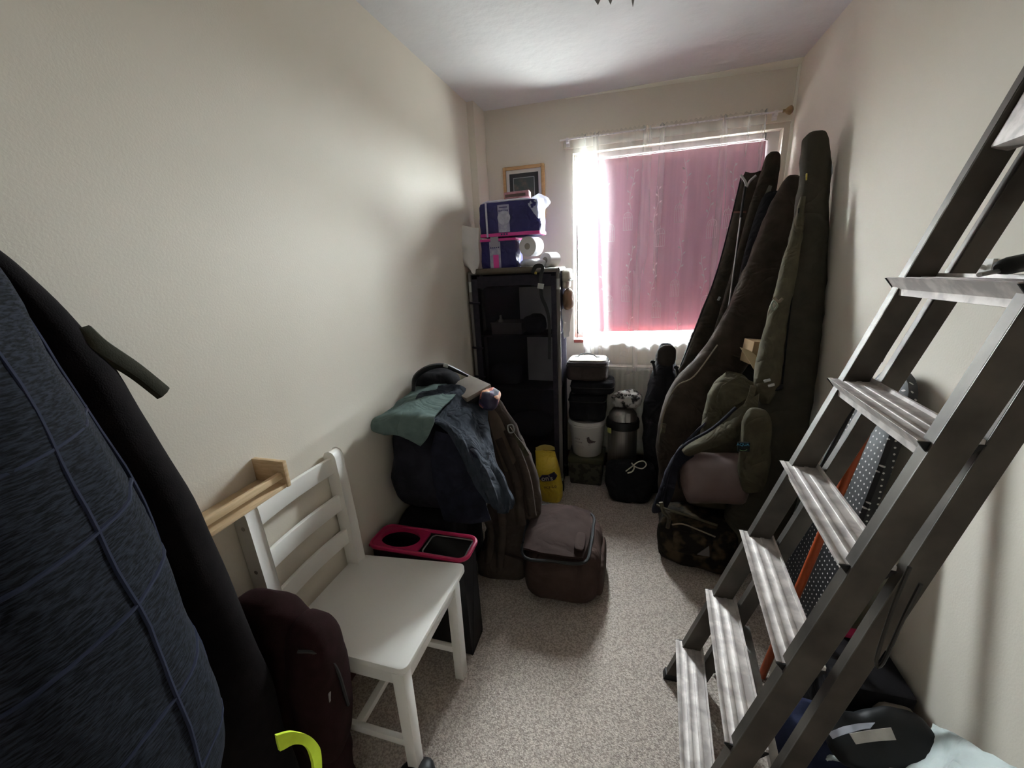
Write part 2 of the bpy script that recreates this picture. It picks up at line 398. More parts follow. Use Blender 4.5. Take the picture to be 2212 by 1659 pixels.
# round the two front corners
mb2 = MB(); c = .022
ringp = []
def corner(cx, cy, a0, a1):
    for k in range(6):
        t = math.radians(a0 + (a1 - a0) * k / 5); ringp.append((cx + c * math.cos(t), cy + c * math.sin(t)))
corner(-.545 - c, .700 + c, -90, 0); corner(-.538 - c, 1.112 - c, 0, 90); ringp.append((-.962, 1.074)); ringp.append((-.962, .703))
mb2.add([(x, y, sz0) for x, y in ringp] + [(x, y, sz1) for x, y in ringp],
        [tuple(range(len(ringp)))[::-1], tuple(range(len(ringp), 2 * len(ringp)))] + [(i, (i + 1) % len(ringp), len(ringp) + (i + 1) % len(ringp), len(ringp) + i) for i in range(len(ringp))])
mb2.build('seat', M_CHAIR, ch, bevel=.003)
for y0 in (.718, 1.058):       # front legs
    MB().hexa([(-.588, y0 - .018 if y0 < 1 else y0 - .026, 0), (-.556, y0 - .018 if y0 < 1 else y0 - .026, 0), (-.556, y0 + .016, 0), (-.588, y0 + .016, 0), (-.590, y0 - .018, sz0), (-.553, y0 - .018, sz0), (-.553, y0 + .020, sz0), (-.590, y0 + .020, sz0)]).build('leg', M_CHAIR, ch, bevel=.002)
M_SCREW = mat('screw_plug', '8f8a84', 0.6)
for y0, y1 in ((.688, .712), (1.030, 1.056)):      # back posts: leg below, leaning post above with a rounded top
    pr = []
    path = [(-.930, 0, .019), (-.938, .25, .020), (-.944, .457, .021), (-.948, .62, .021), (-.955, .80, .021), (-.9585, .875, .021)]
    L_ = [(x - w, z) for x, z, w in path]; R_ = [(x + w, z) for x, z, w in path]
    top = [(-.9585 + .021 * math.cos(t), .875 + .024 * math.sin(t)) for t in [math.radians(a) for a in (20, 50, 90, 130, 160)]]
    lp = R_ + top + L_[::-1]
    nn = len(lp); ya, yb = y0 - .006, y1 + .008
    post = MB(); post.add([(x, ya, z) for x, z in lp] + [(x, yb, z) for x, z in lp], [tuple(range(nn)), tuple(range(nn, 2 * nn))[::-1]] + [(i, (i + 1) % nn, nn + (i + 1) % nn, nn + i) for i in range(nn)])
    po_ = post.build('back_post', M_CHAIR, ch, bevel=.003)
    if y0 < 1:
        for z in (.845, .71, .58):
            MB().lathe([(.006, 0), (.006, .0012)], (-.953 + (.8 - z) * .03, ya, z), 12, (0, -1, 0)).build('screw_plug', M_SCREW, po_)
for z0, z1, zz in ((.822, .878, 0), (.680, .738, 1), (.548, .604, 2)):   # curved slats
    rows = []
    xb = -.956 + (.85 - z0) * .03
    n = 12; pts = []
    for k in range(n + 1):
        y = .705 + (1.044 - .705) * k / n; bow = -.012 * math.sin(math.pi * k / n); pts.append((xb + bow, y))
    mb = MB(); rr = []
    for x, y in pts: rr.append([(x - .007, y, z0), (x + .007, y, z0), (x + .006, y, z1), (x - .008, y, z1)])
    mb.loft(rr); mb.build('back_slat', M_CHAIR, ch, bevel=.002)
mb = MB(); mb.span((-.935, .716, .375), (-.585, .734, sz0)); mb.build('apron', M_CHAIR, ch, bevel=.0015)
mb = MB(); mb.span((-.935, 1.036, .375), (-.585, 1.052, sz0)); mb.build('apron', M_CHAIR, ch, bevel=.0015)
mb = MB(); mb.span((-.578, .735, .375), (-.562, 1.04, sz0)); mb.build('apron', M_CHAIR, ch, bevel=.0015)
mb = MB(); mb.span((-.93, .716, .130), (-.585, .732, .156)); mb.build('stretcher', M_CHAIR, ch, bevel=.0015)
mb = MB(); mb.span((-.93, 1.030, .130), (-.585, 1.046, .156)); mb.build('stretcher', M_CHAIR, ch, bevel=.0015)
mb = MB(); mb.span((-.775, .732, .131), (-.752, 1.03, .154)); mb.build('stretcher', M_CHAIR, ch, bevel=.0015)

# ================================================================ window dressing
def cloth_mat(name, col, transp, transl, patt=None):
    m = bpy.data.materials.new(name); m.use_nodes = True; N = m.node_tree.nodes; L = m.node_tree.links
    N.remove(N['Principled BSDF']); d = N.new('ShaderNodeBsdfDiffuse'); t = N.new('ShaderNodeBsdfTranslucent'); a = N.new('ShaderNodeAddShader')
    d.inputs[0].default_value = srgb(col); t.inputs[0].default_value = transl + (1,)
    L.new(d.outputs[0], a.inputs[0]); L.new(t.outputs[0], a.inputs[1]); out = a.outputs[0]
    if transp:
        x = N.new('ShaderNodeBsdfTransparent'); mx = N.new('ShaderNodeMixShader'); mx.inputs[0].default_value = 1 - transp
        L.new(x.outputs[0], mx.inputs[1]); L.new(out, mx.inputs[2]); out = mx.outputs[0]
    L.new(out, N['Material Output'].inputs[0]); return m
M_PINK = cloth_mat('pink_lining_cloth', 'd6a6b8', 0, (.0050, .0041, .0051))
M_NET = cloth_mat('sheer_white_voile', 'b4b2b2', .70, (.48, .48, .48))
N = M_NET.node_tree.nodes; L = M_NET.node_tree.links; mx_ = [n for n in N if n.type == 'MIX_SHADER'][0]
tc = N.new('ShaderNodeTexCoord'); mp = N.new('ShaderNodeMapping'); mp.inputs['Scale'].default_value = (16, 1, .5); mp.inputs['Location'].default_value = (3.4, 0, 0); n_ = N.new('ShaderNodeTexNoise'); n_.inputs['Scale'].default_value = 1.0; n_.inputs['Detail'].default_value = 3
r_ = N.new('ShaderNodeMapRange'); r_.inputs[1].default_value = .38; r_.inputs[2].default_value = .68; r_.inputs[3].default_value = .10; r_.inputs[4].default_value = .34
L.new(tc.outputs['Object'], mp.inputs[0]); L.new(mp.outputs[0], n_.inputs['Vector']); L.new(n_.outputs[0], r_.inputs[0]); L.new(r_.outputs[0], mx_.inputs[0])
M_EMB = cloth_mat('white_embroidery_thread', 'e6e0e2', .45, (.35, .35, .36))
def grid(mb, fn, nu, nv):
    o = len(mb.v)
    for i in range(nv + 1):
        for j in range(nu + 1): mb.v.append(tuple(fn(j / nu, i / nv)))
    for i in range(nv):
        for j in range(nu):
            a = o + i * (nu + 1) + j; mb.f.append((a, a + 1, a + nu + 2, a + nu + 1))
# pink sheet over the glass
def blind(u, v):
    z = 2.058 - v * (2.058 - (.985 + .018 * u)); x = -.284 + u * .974 + .006 * math.sin(v * 7)
    return (x, 2.876 + (.0025 + .003 * v) * math.sin(2 * math.pi * (5.3 * u + .5 * math.sin(3 * u))) + .0015 * math.sin(2 * math.pi * 13 * u + v), z)
mb = MB(); grid(mb, blind, 90, 24)
M_BACKING = cloth_mat('added_pale_backing', 'e2d3d8', 0, (.03, .03, .03))  # unseen pale backing, added to keep the light bounced off it neutral
bl = tag(mb.build('pink_window_sheet', [M_PINK, M_BACKING]), 'pink fabric sheet hung against the glass behind the net curtain', 'blind')
md = bl.modifiers.new('thickness', 'SOLIDIFY'); md.thickness = .002; md.offset = 1; md.material_offset = 1
mb = MB(); mb.tube([(-.30, 2.881, 2.062), (.70, 2.881, 2.062)], .004); mb.build('top_wire', M_UPVC, bl)

# curtain rail on its painted board
rod = thing('curtain_rail', 'slim white curtain rail on a painted board above the window', 'curtain rail', (.17, 2.78, 2.1))
M_BOARD = mat('painted_board', 'ded6c8', .7)
MB().span((-.433, YB - .020, 2.126), (XR - .013, YB - .0005, 2.186)).build('board', M_BOARD, rod, bevel=.002)
MB().tube([(-.451, 2.774, 2.168), (.742, 2.774, 2.168)], .0045, 10).build('rod', M_UPVC, rod)
for x in (-.405, .70):
    mb = MB(); mb.span((x - .008, 2.774, 2.150), (x + .008, YB - .02, 2.158)); mb.span((x - .008, 2.770, 2.152), (x + .008, 2.778, 2.176)); mb.span((x - .012, YB - .023, 2.135), (x + .012, YB - .019, 2.178))
    mb.build('bracket', M_UPVC, rod, bevel=.001)
mb = MB(); mb.lathe([(.004, 0), (.008, .002), (.007, .012), (.013, .018), (.021, .030), (.022, .038), (.014, .046), (.004, .05)], (.728, 2.774, 2.168), 16, (1, 0, 0))
mb.build('finial', mat('bronze_knob', '8f7550', .5, '7a6243', 20), rod)

# sheer net curtain with an embroidered vine-and-birdcage pattern
def hem(u): return .70 + .075 * math.exp(-((u - 0) / .07) ** 2) + .10 * max(0, min(1, (u - .22) / .5)) + .012 * math.sin(u * 21)
def net(u, v):
    if v < .03: z = 2.186 - (v / .03) * .018
    else: z = 2.168 - (v - .03) / .97 * (2.168 - hem(u))
    h = max(0, (2.168 - z) / 1.45)
    x = -.372 + u * 1.03 + .075 * h * (1 - u) ** 2 - .02 * h * u
    amp = .004 + .012 * min(1, h * 3)
    ph = 6.2 * u + .55 * math.sin(4.3 * u + .6 * h) + .25 * math.sin(11 * u)
    y = 2.765 + amp * math.sin(2 * math.pi * ph) + (.004 + .004 * h) * math.sin(2 * math.pi * (15.3 * u + .4 * math.sin(6 * u + 2 * h)))
    if h < .12: y += .004 * math.sin(2 * math.pi * 46 * u) * (1 - h / .12)
    b = max(0, (h - .86) / .14)
    y -= .10 * b * max(0, math.exp(-((u - .50) / .12) ** 2)) + .03 * b * math.sin(u * 25)
    z += .10 * b * math.exp(-((u - .56) / .10) ** 2)
    if v < .03: y = 2.774 + (-.008 if (int(u * 300) % 2) else .008) * (1 - v / .03) * .4 + (y - 2.765); z += .005 * math.sin(u * 260) * (1 - v / .03)
    return (x, y, z)
mb = MB(); grid(mb, net, 300, 70)
nc = tag(mb.build('net_curtain', M_NET, angle=180), 'sheer white net curtain with vine and birdcage embroidery hanging from the rail', 'curtain')
mb = MB(); random.seed(4)
def onnet(x, z):
    h = max(0, (2.168 - z) / 1.45); u = 0.5
    for _ in range(4): u = (x + .372 - .075 * h * (1 - u) ** 2 + .02 * h * u) / 1.03
    u = max(0, min(1, u)); v = .03 + .97 * (2.168 - z) / (2.168 - hem(u)); p = net(u, min(v, 1)); return V(p[0], p[1] - .0018, p[2])
def stroke(pts, w=.0022):
    pp = [onnet(*p) for p in pts]; o = len(mb.v)
    for i, p in enumerate(pp):
        t = (pp[min(i + 1, len(pp) - 1)] - pp[max(i - 1, 0)]); s_ = V(-t.z, 0, t.x)
        if s_.length > 0: s_.normalize()
        mb.v += [tuple(p + s_ * w / 2), tuple(p - s_ * w / 2)]
    for i in range(len(pp) - 1): mb.f.append((o + 2 * i, o + 2 * i + 1, o + 2 * i + 3, o + 2 * i + 2))
def leaf(x, z, ang, l=.019, w=.009):
    c, s_ = math.cos(ang), math.sin(ang); o = len(mb.v)
    for a, b in ((0, 0), (.35, .5), (.65, .42), (1, 0), (.65, -.42), (.35, -.5)):
        mb.v.append(tuple(onnet(x + c * a * l - s_ * b * w, z + s_ * a * l + c * b * w)))
    mb.f.append(tuple(range(o, o + 6)))
def vine(x0, z0, z1, ph):
    z = z0; pts = []; k = 0
    while z > z1:
        x = x0 + .012 * math.sin((z - z0) * 22 + ph); pts.append((x, z)); k += 1
        if k % 3 == 0:
            sd = 1 if (k // 3) % 2 else -1
            a = math.pi / 2 - sd * random.uniform(.5, 1.1); stroke([(x, z), (x + .008 * math.cos(a), z + .008 * math.sin(a))], .0016); leaf(x + .008 * math.cos(a), z + .008 * math.sin(a), a)
        z -= .012
    stroke(pts)
def cage(x, z, w=.052, h=.085):
    for k in range(6):
        xx = x - w / 2 + w * k / 5; t = (xx - x) / (w / 2)
        top = z + h * .45 + h * .35 * math.sqrt(max(0, 1 - t * t)); stroke([(xx, z - h * .4), (xx, z + h * .45), (x + (xx - x) * .55, top - (h * .1 if abs(t) > .9 else 0))], .0015)
    stroke([(x - w / 2, z - h * .4), (x + w / 2, z - h * .4)]); stroke([(x - w / 2, z + h * .45), (x + w / 2, z + h * .45)], .0016)
    stroke([(x - w / 2 + w * k / 12, z + h * .45 + h * .35 * math.sqrt(max(0, 1 - (k / 6 - 1) ** 2))) for k in range(13)])
    stroke([(x, z + h * .8), (x, z + h)], .002)
for i, x in enumerate((-.315, -.175, -.02, .12, .27, .40, .53, .60)):
    off = (.0, .22, .1, .31, .05, .25, .15, .3)[i]
    z = 2.02 - off * .5
    while z > 1.0:
        vine(x, z, max(z - .24, .97), i); cage(x + (.03 if i % 2 else -.02), z - .305); z -= .43
    vine(x, 1.02, .86, i * 2)
tag(mb.build('embroidery', M_EMB, nc, smooth=False), kind='stuff')
# plastic pull cord left of the curtain
mb = MB(); mb.tube([(-0.330, 2.700, 1.305), (-0.295, 2.700, 1.158), (-0.259, 2.700, 0.930), (-0.231, 2.700, 0.789)], .0018, 6, 3)
tag(mb.build('pull_cord', mat('grey_cord', '9a9490', .6)), 'thin grey cord hanging in front of the left window gap', 'cord')

# ================================================================ radiator
M_RAD = mat('radiator_enamel', 'dcd8d0', .4)
rad = thing('radiator', 'white ribbed panel radiator below the window', 'radiator', (.2, 2.77, .15))
mb = MB(); x0, x1 = -.30, .62; nr = 26; prof = []
for k in range(nr):
    a = x0 + (x1 - x0) * k / nr; w = (x1 - x0) / nr
    prof += [(a + w * .1, 2.742), (a + w * .3, 2.752), (a + w * .7, 2.752), (a + w * .9, 2.742)]
pf = [(x0, 2.760)] + prof + [(x1, 2.760)]
rr = [[(x, y if .18 < z < .745 else min(y, 2.744), z) for x, y in pf] for z in (.15, .178, .20, .725, .748, .77)]
mb.loft(rr, closed=False); rp = mb.build('panel', M_RAD, rad, angle=50)
sm = rp.modifiers.new('thickness', 'SOLIDIFY'); sm.thickness = .002
mb = MB(); mb.span((x0, 2.742, .768), (x1, 2.81, .774)); mb.build('top_cover', M_RAD, rad, bevel=.002)
for x in (x0 + .002, x1 - .002): MB().span((x - .002, 2.744, .15), (x + .002, 2.808, .77)).build('side_cover', M_RAD, rad, bevel=.0008)
for x in (-.1, .42): MB().span((x - .015, 2.765, .15), (x + .015, YB - .0005, .70)).build('bracket', M_RAD, rad)
MB().tube([(x1 - .02, 2.78, .15), (x1 - .02, 2.78, .0)], .008).build('pipe', mat('copper_pipe_painted', 'd0ccc4', .5), rad)

# ================================================================ picture
pic = thing('picture_frame', 'pale wooden picture frame with a dark mounted print, hung beside the window', 'picture', (-.69, YB, 1.74))
M_PINE = mat('pale_pine', 'c49f74', .5, 'b78f62', 5, stretch=(4, 4, 30), bump=.05)
fx0, fx1, fz0, fz1, t_ = -.828, -.556, 1.748, 2.062, .019
mb = MB()
for a, b in (((fx0, fz0), (fx0 + t_, fz1)), ((fx1 - t_, fz0), (fx1, fz1)), ((fx0 + t_, fz0), (fx1 - t_, fz0 + t_)), ((fx0 + t_, fz1 - t_), (fx1 - t_, fz1))):
    mb.span((a[0], YB - .022, a[1]), (b[0], YB - .0005, b[1]))
mb.build('frame', M_PINE, pic, bevel=.002)
MB().span((fx0 + t_, YB - .012, fz0 + t_), (fx1 - t_, YB - .008, fz1 - t_)).build('white_mount', mat('mount_card', 'd9d5d0', .8), pic, smooth=False)
i_ = .022; MB().span((fx0 + t_ + i_, YB - .0135, fz0 + t_ + i_), (fx1 - t_ - i_, YB - .012, fz1 - t_ - i_)).build('black_mount', mat('black_card', '2f3030', .8), pic, smooth=False)
i_ = .047; mb = MB(); a0_, a1_, c0_, c1_ = fx0 + t_ + i_, fx1 - t_ - i_, fz0 + t_ + i_, fz1 - t_ - i_
for a, b in (((a0_, c0_), (a0_ + .003, c1_)), ((a1_ - .003, c0_), (a1_, c1_)), ((a0_, c1_ - .003), (a1_, c1_)), ((a0_, c0_), (a1_, c0_ + .003))): mb.span((a[0], YB - .0142, a[1]), (b[0], YB - .0134, b[1]))
mb.build('silver_line', mat('silver_line', 'a9adad', .5), pic, smooth=False)
MB().span((a0_ + .003, YB - .0139, c0_ + .003), (a1_ - .003, YB - .0134, c1_ - .003)).build('print', mat('dark_print', '3a4241', .6, '6d5f52', 16, contrast=(.5, .75)), pic, smooth=False)

# ================================================================ camping cupboard
M_OLIVE = mat('taupe_canvas', '4a443c', .9, '554e45', 20, weave=.4)
M_CABF = mat('black_polyester', '2b282f', .85, '332f37', 30, weave=.3)
M_POLE = mat('grey_coated_pole', '6b6663', .5, metal=.2)
M_JOINT = mat('silver_joint', 'a6a6a4', .35, metal=.8)
M_MESH = cloth_mat('black_mosquito_mesh', '2c2930', .58, (0.0, 0.0, 0.0))
cx0, cx1, cy0, cy1, cz = -.955, -.412, 2.408, 2.600, 1.425
cy1 = 2.615
cab = thing('camping_cupboard', 'tall black fabric camping cupboard with mesh front and metal poles', 'cupboard', (-.69, 2.5, 0))
for x in (cx0, cx1):
    for y in (cy0, cy1):
        pl_ = MB().tube([(x, y, .02), (x, y, cz)], .0115, 12).build('pole', M_POLE, cab)
        MB().lathe([(.0125, 0), (.0125, .06)], (x, y, cz - .11), 12).build('joint', M_JOINT, pl_)
        MB().lathe([(.0125, 0), (.0125, .02)], (x, y, .075), 12).build('joint', M_JOINT, pl_)
        mb = MB(); mb.lathe([(.016, 0), (.017, .05), (.014, .075)], (x, y, 0), 12); mb.build('foot', M_BLKPL, pl_)
for a, b in (((cx0, cy0), (cx1, cy0)), ((cx0, cy1), (cx1, cy1)), ((cx0, cy0), (cx0, cy1)), ((cx1, cy0), (cx1, cy1))):
    MB().tube([(a[0], a[1], cz), (b[0], b[1], cz)], .0115, 10).build('top_pole', M_POLE, cab)
MB().tube([(cx0 + .05, cy0 - .006, cz + .006), (-.55, cy0 - .006, cz + .006)], .017, 12, flat=1.1).build('olive_sleeve', M_OLIVE, cab)
MB().span((cx0 - .008, cy0, cz + .002), (cx1 + .008, cy1, cz + .012)).build('top_panel', M_OLIVE, cab, bevel=.003)
for z in (1.045, .70, .35):
    MB().span((cx0 + .005, cy0 + .012, z - .012), (cx1 - .005, cy1 - .004, z)).build('shelf', M_CABF, cab, bevel=.003)
MB().span((cx0 + .005, cy0 + .012, .06), (cx1 - .005, cy1 - .004, .075)).build('shelf', M_CABF, cab, bevel=.003)
MB().span((cx0, cy1 + .001, .06), (cx1, cy1 + .004, cz)).build('back_panel', M_CABF, cab, smooth=False)
MB().span((cx0 - .0135, cy0 + .01, .06), (cx0 - .0115, cy1, cz)).build('side_panel', M_CABF, cab, smooth=False)
MB().span((cx1 + .0115, cy0 + .012, .06), (cx1 + .0125, cy1, cz - .02)).build('side_panel', M_MESH, cab, smooth=False)
mb = MB(); mb.sheet([[(cx0 + .045 + (cx1 - cx0 - .075) * i / 3, cy0 - .004 - .004 * math.sin(i), z) for i in range(4)] for z in (1.345, .9, .5, .075)], 4, 5, .0006, .004, (9, 3, 7))
dr = mb.build('mesh_door', M_MESH, cab)
mb = MB(); d = .036                                   # fabric border round the mesh
for a, b in (((cx0 + .012, .06), (cx0 + .012 + d, 1.39)), ((cx1 - .012 - d * .8, .06), (cx1 - .012, 1.39)), ((cx0 + .012 + d, 1.335), (cx1 - .012 - d * .8, 1.405)), ((cx0 + .012 + d, .06), (cx1 - .012 - d * .8, .12))):
    mb.span((a[0], cy0 - .0065, a[1]), (b[0], cy0 - .002, b[1]))
mb.build('door_border', M_CABF, cab, bevel=.0015)
for z in (1.25, 1.26 - .29, .78):                     # hook-and-loop tabs round the left pole
    MB().tube([(cx0 - .012, cy0 + .004, z), (cx0, cy0 - .0125, z), (cx0 + .06, cy0 - .010, z - .004)], .0075, 6, 3, flat=1.0).build('tab', M_CABF, cab)
# strap with buckle hanging in front of the mesh
st = thing('hanging_strap', 'black webbing strap with silver buckle draped over the front of the cupboard', 'strap', (-.5, 2.39, 1.1))
mb = MB(); mb.tube([(-0.557, 2.385, 1.412), (-0.534, 2.385, 1.449), (-0.496, 2.385, 1.443), (-0.508, 2.383, 1.384), (-0.506, 2.383, 1.280), (-0.480, 2.383, 1.213), (-0.464, 2.384, 1.118), (-0.469, 2.385, 0.904)], [.012, .014, .012, .012, .012, .012, .011, .010], 6, 4, flat=.25, up=(0, 1, 0)); mb.build('webbing', M_BLKPL, st)
MB().box((-0.508, 2.374, 1.338), (.036, .005, .030), (0, .2, 0)).build('buckle', M_JOINT, st, bevel=.002)
MB().box((-0.535, 2.374, 1.412), (.014, .004, .014), (0, .2, 0)).build('brass_ring', mat('brass', '9a8a40', .4, metal=.6), st, bevel=.002)
# things inside, seen through the mesh
M_GREYP = mat('grey_plastic', '7d7a78', .5)
t = thing('plastic_tray', 'grey plastic tray on the upper shelf inside the mesh cupboard', 'tray', (-.75, 2.5, 1.045))
mb = MB(); a, b = (-.845, 2.44, 1.047), (-.65, 2.575, 1.115); mb.span(a, (b[0], b[1], 1.052))
for p0, p1 in (((a[0], a[1]), (b[0], a[1] + .005)), ((a[0], b[1] - .005), (b[0], b[1])), ((a[0], a[1]), (a[0] + .005, b[1])), ((b[0] - .005, a[1]), (b[0], b[1]))): mb.span((p0[0], p0[1], 1.047), (p1[0], p1[1], 1.115))
mb.build('tub', M_GREYP, t, bevel=.002); mb = MB(); mb.span((a[0] - .006, a[1] - .006, 1.113), (b[0] + .006, a[1] + .004, 1.122)); mb.span((a[0] - .006, b[1] - .004, 1.113), (b[0] + .006, b[1] + .006, 1.122)); mb.build('rim', M_GREYP, t, bevel=.002)
mb = MB(); mb.lathe([(.017, 0), (.018, .06), (.016, .075), (.008, .085), (.008, .105), (.004, .108)], (-.80, 2.50, 1.053), 14)
tag(mb.build('white_bottle', mat('white_bottle_plastic', 'b9b6b4', .4)), 'small white bottle standing in the grey tray in the cupboard', 'bottle')
mb = MB(); mb.soft((-.575, 2.50, 1.105), (.14, .13, .115), 2.6, 8, nz=.012, nf=14)
tag(mb.build('drawstring_pouch', M_CABF), 'round black pouch beside the tray inside the cupboard', 'pouch')
M_PALE = mat('lit_panel_grey', 'c4c2c3', .8, 'cbc9c8', 8)  # pale tone standing for window light on the back panel
mb = MB(); mb.sheet([[(-.70, 2.607, z), (-.6, 2.606, z), (-.47, 2.607, z)] for z in (1.345, 1.2, 1.05)], 3, 3, .004, .003); tag(mb.build('lit_back_patch', M_PALE), 'pale patch for the lit back panel, behind the pouch on the upper cupboard shelf', 'sheet')
mb = MB(); mb.sheet([[(-.66, 2.607, z), (-.56, 2.606, z), (-.46, 2.607, z)] for z in (1.02, .9, .704)], 3, 3, .004, .003, seed=3); tag(mb.build('lit_back_patch', M_PALE), 'pale patch for the lit back panel above the middle cupboard shelf', 'sheet')
mb = MB(); mb.soft((-.78, 2.51, .772), (.22, .16, .14), 3, 8, nz=.012, nf=10, seed=2); tag(mb.build('dark_bundle', M_CABF), 'dark bundle of cloth on the middle cupboard shelf', 'cloth')
mb = MB(); mb.soft((-.62, 2.50, .43), (.28, .16, .155), 3, 8, nz=.012, nf=10, seed=5); tag(mb.build('dark_bundle', M_CABF), 'dark bundle of cloth on the lowest mesh cupboard shelf', 'cloth')
# pockets, cap and cloth on the window side of the cupboard
M_OFFW = mat('off_white_canvas', 'b9b2a4', .85, 'a49c8e', 16, weave=.3)
po2 = thing('hanging_organiser', 'off-white pocket organiser hanging on the window side of the cupboard', 'organiser', (-.37, 2.5, 1.34))
mb = MB(); mb.soft((-.372, 2.50, 1.388), (.045, .19, .075), 4, 8, nz=.006, nf=18); mb.build('upper_pocket', M_OFFW, po2)
mb = MB(); mb.soft((-.376, 2.50, 1.338), (.036, .18, .05), 3, 8, nz=.006, nf=18, seed=3); mb.build('lower_pocket', M_OFFW, po2)
mb = MB(); mb.tube([(-.349, 2.41, 1.365), (-.347, 2.5, 1.360), (-.349, 2.59, 1.365)], .004, 6, 3); mb.build('binding', M_CABF, po2)
mb = MB(); mb.soft((-.366, 2.50, 1.248), (.058, .17, .125), 2.6, 9, nz=.012, nf=16, seed=4)
cp = mb.build('brown_hat', mat('brown_twill', '6b5646', .9, '7a6452', 20, weave=.3)); tag(cp, 'brown cloth hat hanging below the off-white pocket organiser', 'hat')
mb = MB(); mb.sheet([[(-.392 + .02 * k, 2.43 + .05 * k, 1.20 - .004 * k) for k in range(3)], [(-.390 + .014 * k, 2.43 + .05 * k, 1.10) for k in range(3)], [(-.388 + .008 * k, 2.44 + .04 * k, 1.02) for k in range(3)]], 4, 4, .003, .006, (20, 20, 20))
tag(mb.build('white_cloth', mat('white_cotton', 'c9cbcc', .9)), 'white cloth hanging under the brown hat', 'cloth')

# ================================================================ on top of the cupboard
ztop = cz + .0125
M_NAVY = mat('purple_pack_film', '1a164a', .4, '211d56', 10, spec=.3, crease=.02, cscale=14)
M_PINKB = mat('pink_pack_band', 'c9408f', .35)
M_LILAC = mat('clear_lilac_film', 'b9b6cc', .3, 'd6d4de', 12, bump=.3, bscale=30)
M_LABEL = mat('grey_print_label', 'a7a6b4', .5, '8583a0', 40)
def pack(name, label, x0, x1, y0, y1, z0, z1, band, film, seed):
    t = thing(name, label, 'toilet rolls', ((x0 + x1) / 2, (y0 + y1) / 2, z0)); c = ((x0 + x1) / 2, (y0 + y1) / 2, (z0 + z1) / 2)
    mb = MB(); mb.soft(c, (x1 - x0, y1 - y0, z1 - z0), 14, 12, nz=.004, nf=16, seed=seed); mb.build('wrapper', M_NAVY, t)
    bz0, bz1 = band
    mb = MB(); mb.soft((c[0], c[1], (bz0 + bz1) / 2), (x1 - x0 + .006, y1 - y0 + .006, bz1 - bz0), 14, 10, nz=.0012, nf=16, seed=seed); mb.build('pink_band', M_PINKB, t)
    xm = x0 + (x1 - x0) * .42
    mb = MB(); mb.sheet([[(xm - .034, y0 - .0025, z), (xm, y0 - .0035, z), (xm + .034, y0 - .0025, z)] for z in (z1 - .02, (z0 + z1) / 2, bz1 + .002 if bz1 < (z0 + z1) / 2 else z0 + .012)], 3, 4, .001, .001); lb = mb.build('printed_label', M_LABEL, t)
    for k in range(5): MB().box((xm - .024 + .012 * k, y0 - .0052, z1 - .052), (.007, .001, .009)).build('icon', mat('dark_violet_ink', '3a3560', .6), lb, smooth=False)
    MB().box((xm, y0 - .0052, z1 - .034), (.05, .001, .006)).build('lettering', mat('dark_violet_ink', '3a3560', .6), lb, smooth=False)
    if film:
        mb = MB(); mb.lathe([(.038, 0), (.038, .002), (.001, .0025)], (xm + .002, y0 - .0045, z0 + .105), 24, (0, -1, 0)); mb.build('round_badge', mat('silver_badge', '9b9aac', .5, 'b2b1c0', 60), t)
        for q in (-.016, 0, .016): MB().lathe([(.0055, 0), (.0055, .001)], (xm + q, y0 - .005, (bz0 + bz1) / 2 + .001), 12, (0, -1, 0)).build('dot', mat('dark_violet_ink', '3a3560', .6), t)
        mb = MB(); mb.soft((c[0] - .02, c[1], z1 + .002), (x1 - x0 - .05, y1 - y0 - .01, .022), 3, 8, nz=.006, nf=22, seed=seed); mb.build('clear_top', M_LILAC, t)
        mb = MB(); mb.span((x0 + .045, y0 - .004, bz0), (x0 + .056, y0 - .001, z1 - .004)); mb.build('white_stripe', M_LILAC, t, bevel=.001)
    else:
        MB().box((xm, y0 - .004, z1 - .02), (.05, .004, .06)).build('carry_tab', mat('grey_tab', '8f8c98', .5), t, bevel=.001)
        MB().box((xm + .004, y0 - .004, z0 + .045), (.034, .003, .085)).build('pink_tab', M_PINKB, t, bevel=.001)
    return t
pack('toilet_roll_pack', 'lower purple toilet roll pack standing on the cupboard', -.885, -.660, 2.435, 2.60, ztop, 1.618, (1.600, 1.617), False, 1)
pack('toilet_roll_pack', 'larger upper purple toilet roll pack with pink band and round badge', -.880, -.512, 2.430, 2.60, 1.620, 1.815, (1.624, 1.646), True, 2)
M_CLEARF = cloth_mat('clear_plastic_film', 'd8dce8', .55, (.15, .15, .16))
mb = MB(); mb.sheet([[(-0.555, 2.440, 1.824), (-0.519, 2.460, 1.840), (-0.484, 2.480, 1.825)], [(-0.579, 2.425, 1.788), (-0.514, 2.430, 1.793), (-0.452, 2.450, 1.790)], [(-0.549, 2.424, 1.742), (-0.523, 2.424, 1.730), (-0.483, 2.440, 1.753)], [(-0.529, 2.425, 1.712), (-0.518, 2.426, 1.706), (-0.513, 2.428, 1.711)]], 5, 5, .0006, .010, (30, 30, 30))
tag(mb.build('torn_film', M_CLEARF), 'crumpled flap of torn clear film on the upper purple pack', 'plastic film')
bx_ = thing('small_carton', 'small pink and brown carton lying on the upper purple pack', 'carton', (-.66, 2.53, 1.83))
MB().box((-.665, 2.54, 1.852), (.145, .09, .034), (0, -.03, .1)).build('box', mat('pink_carton', 'b98a94', .7, '8f5f62', 14), bx_, bevel=.002)
MB().box((-.668, 2.494, 1.848), (.12, .002, .016), (0, -.03, .1)).build('brown_print', mat('brown_print', '4a3833', .7), bx_, smooth=False)
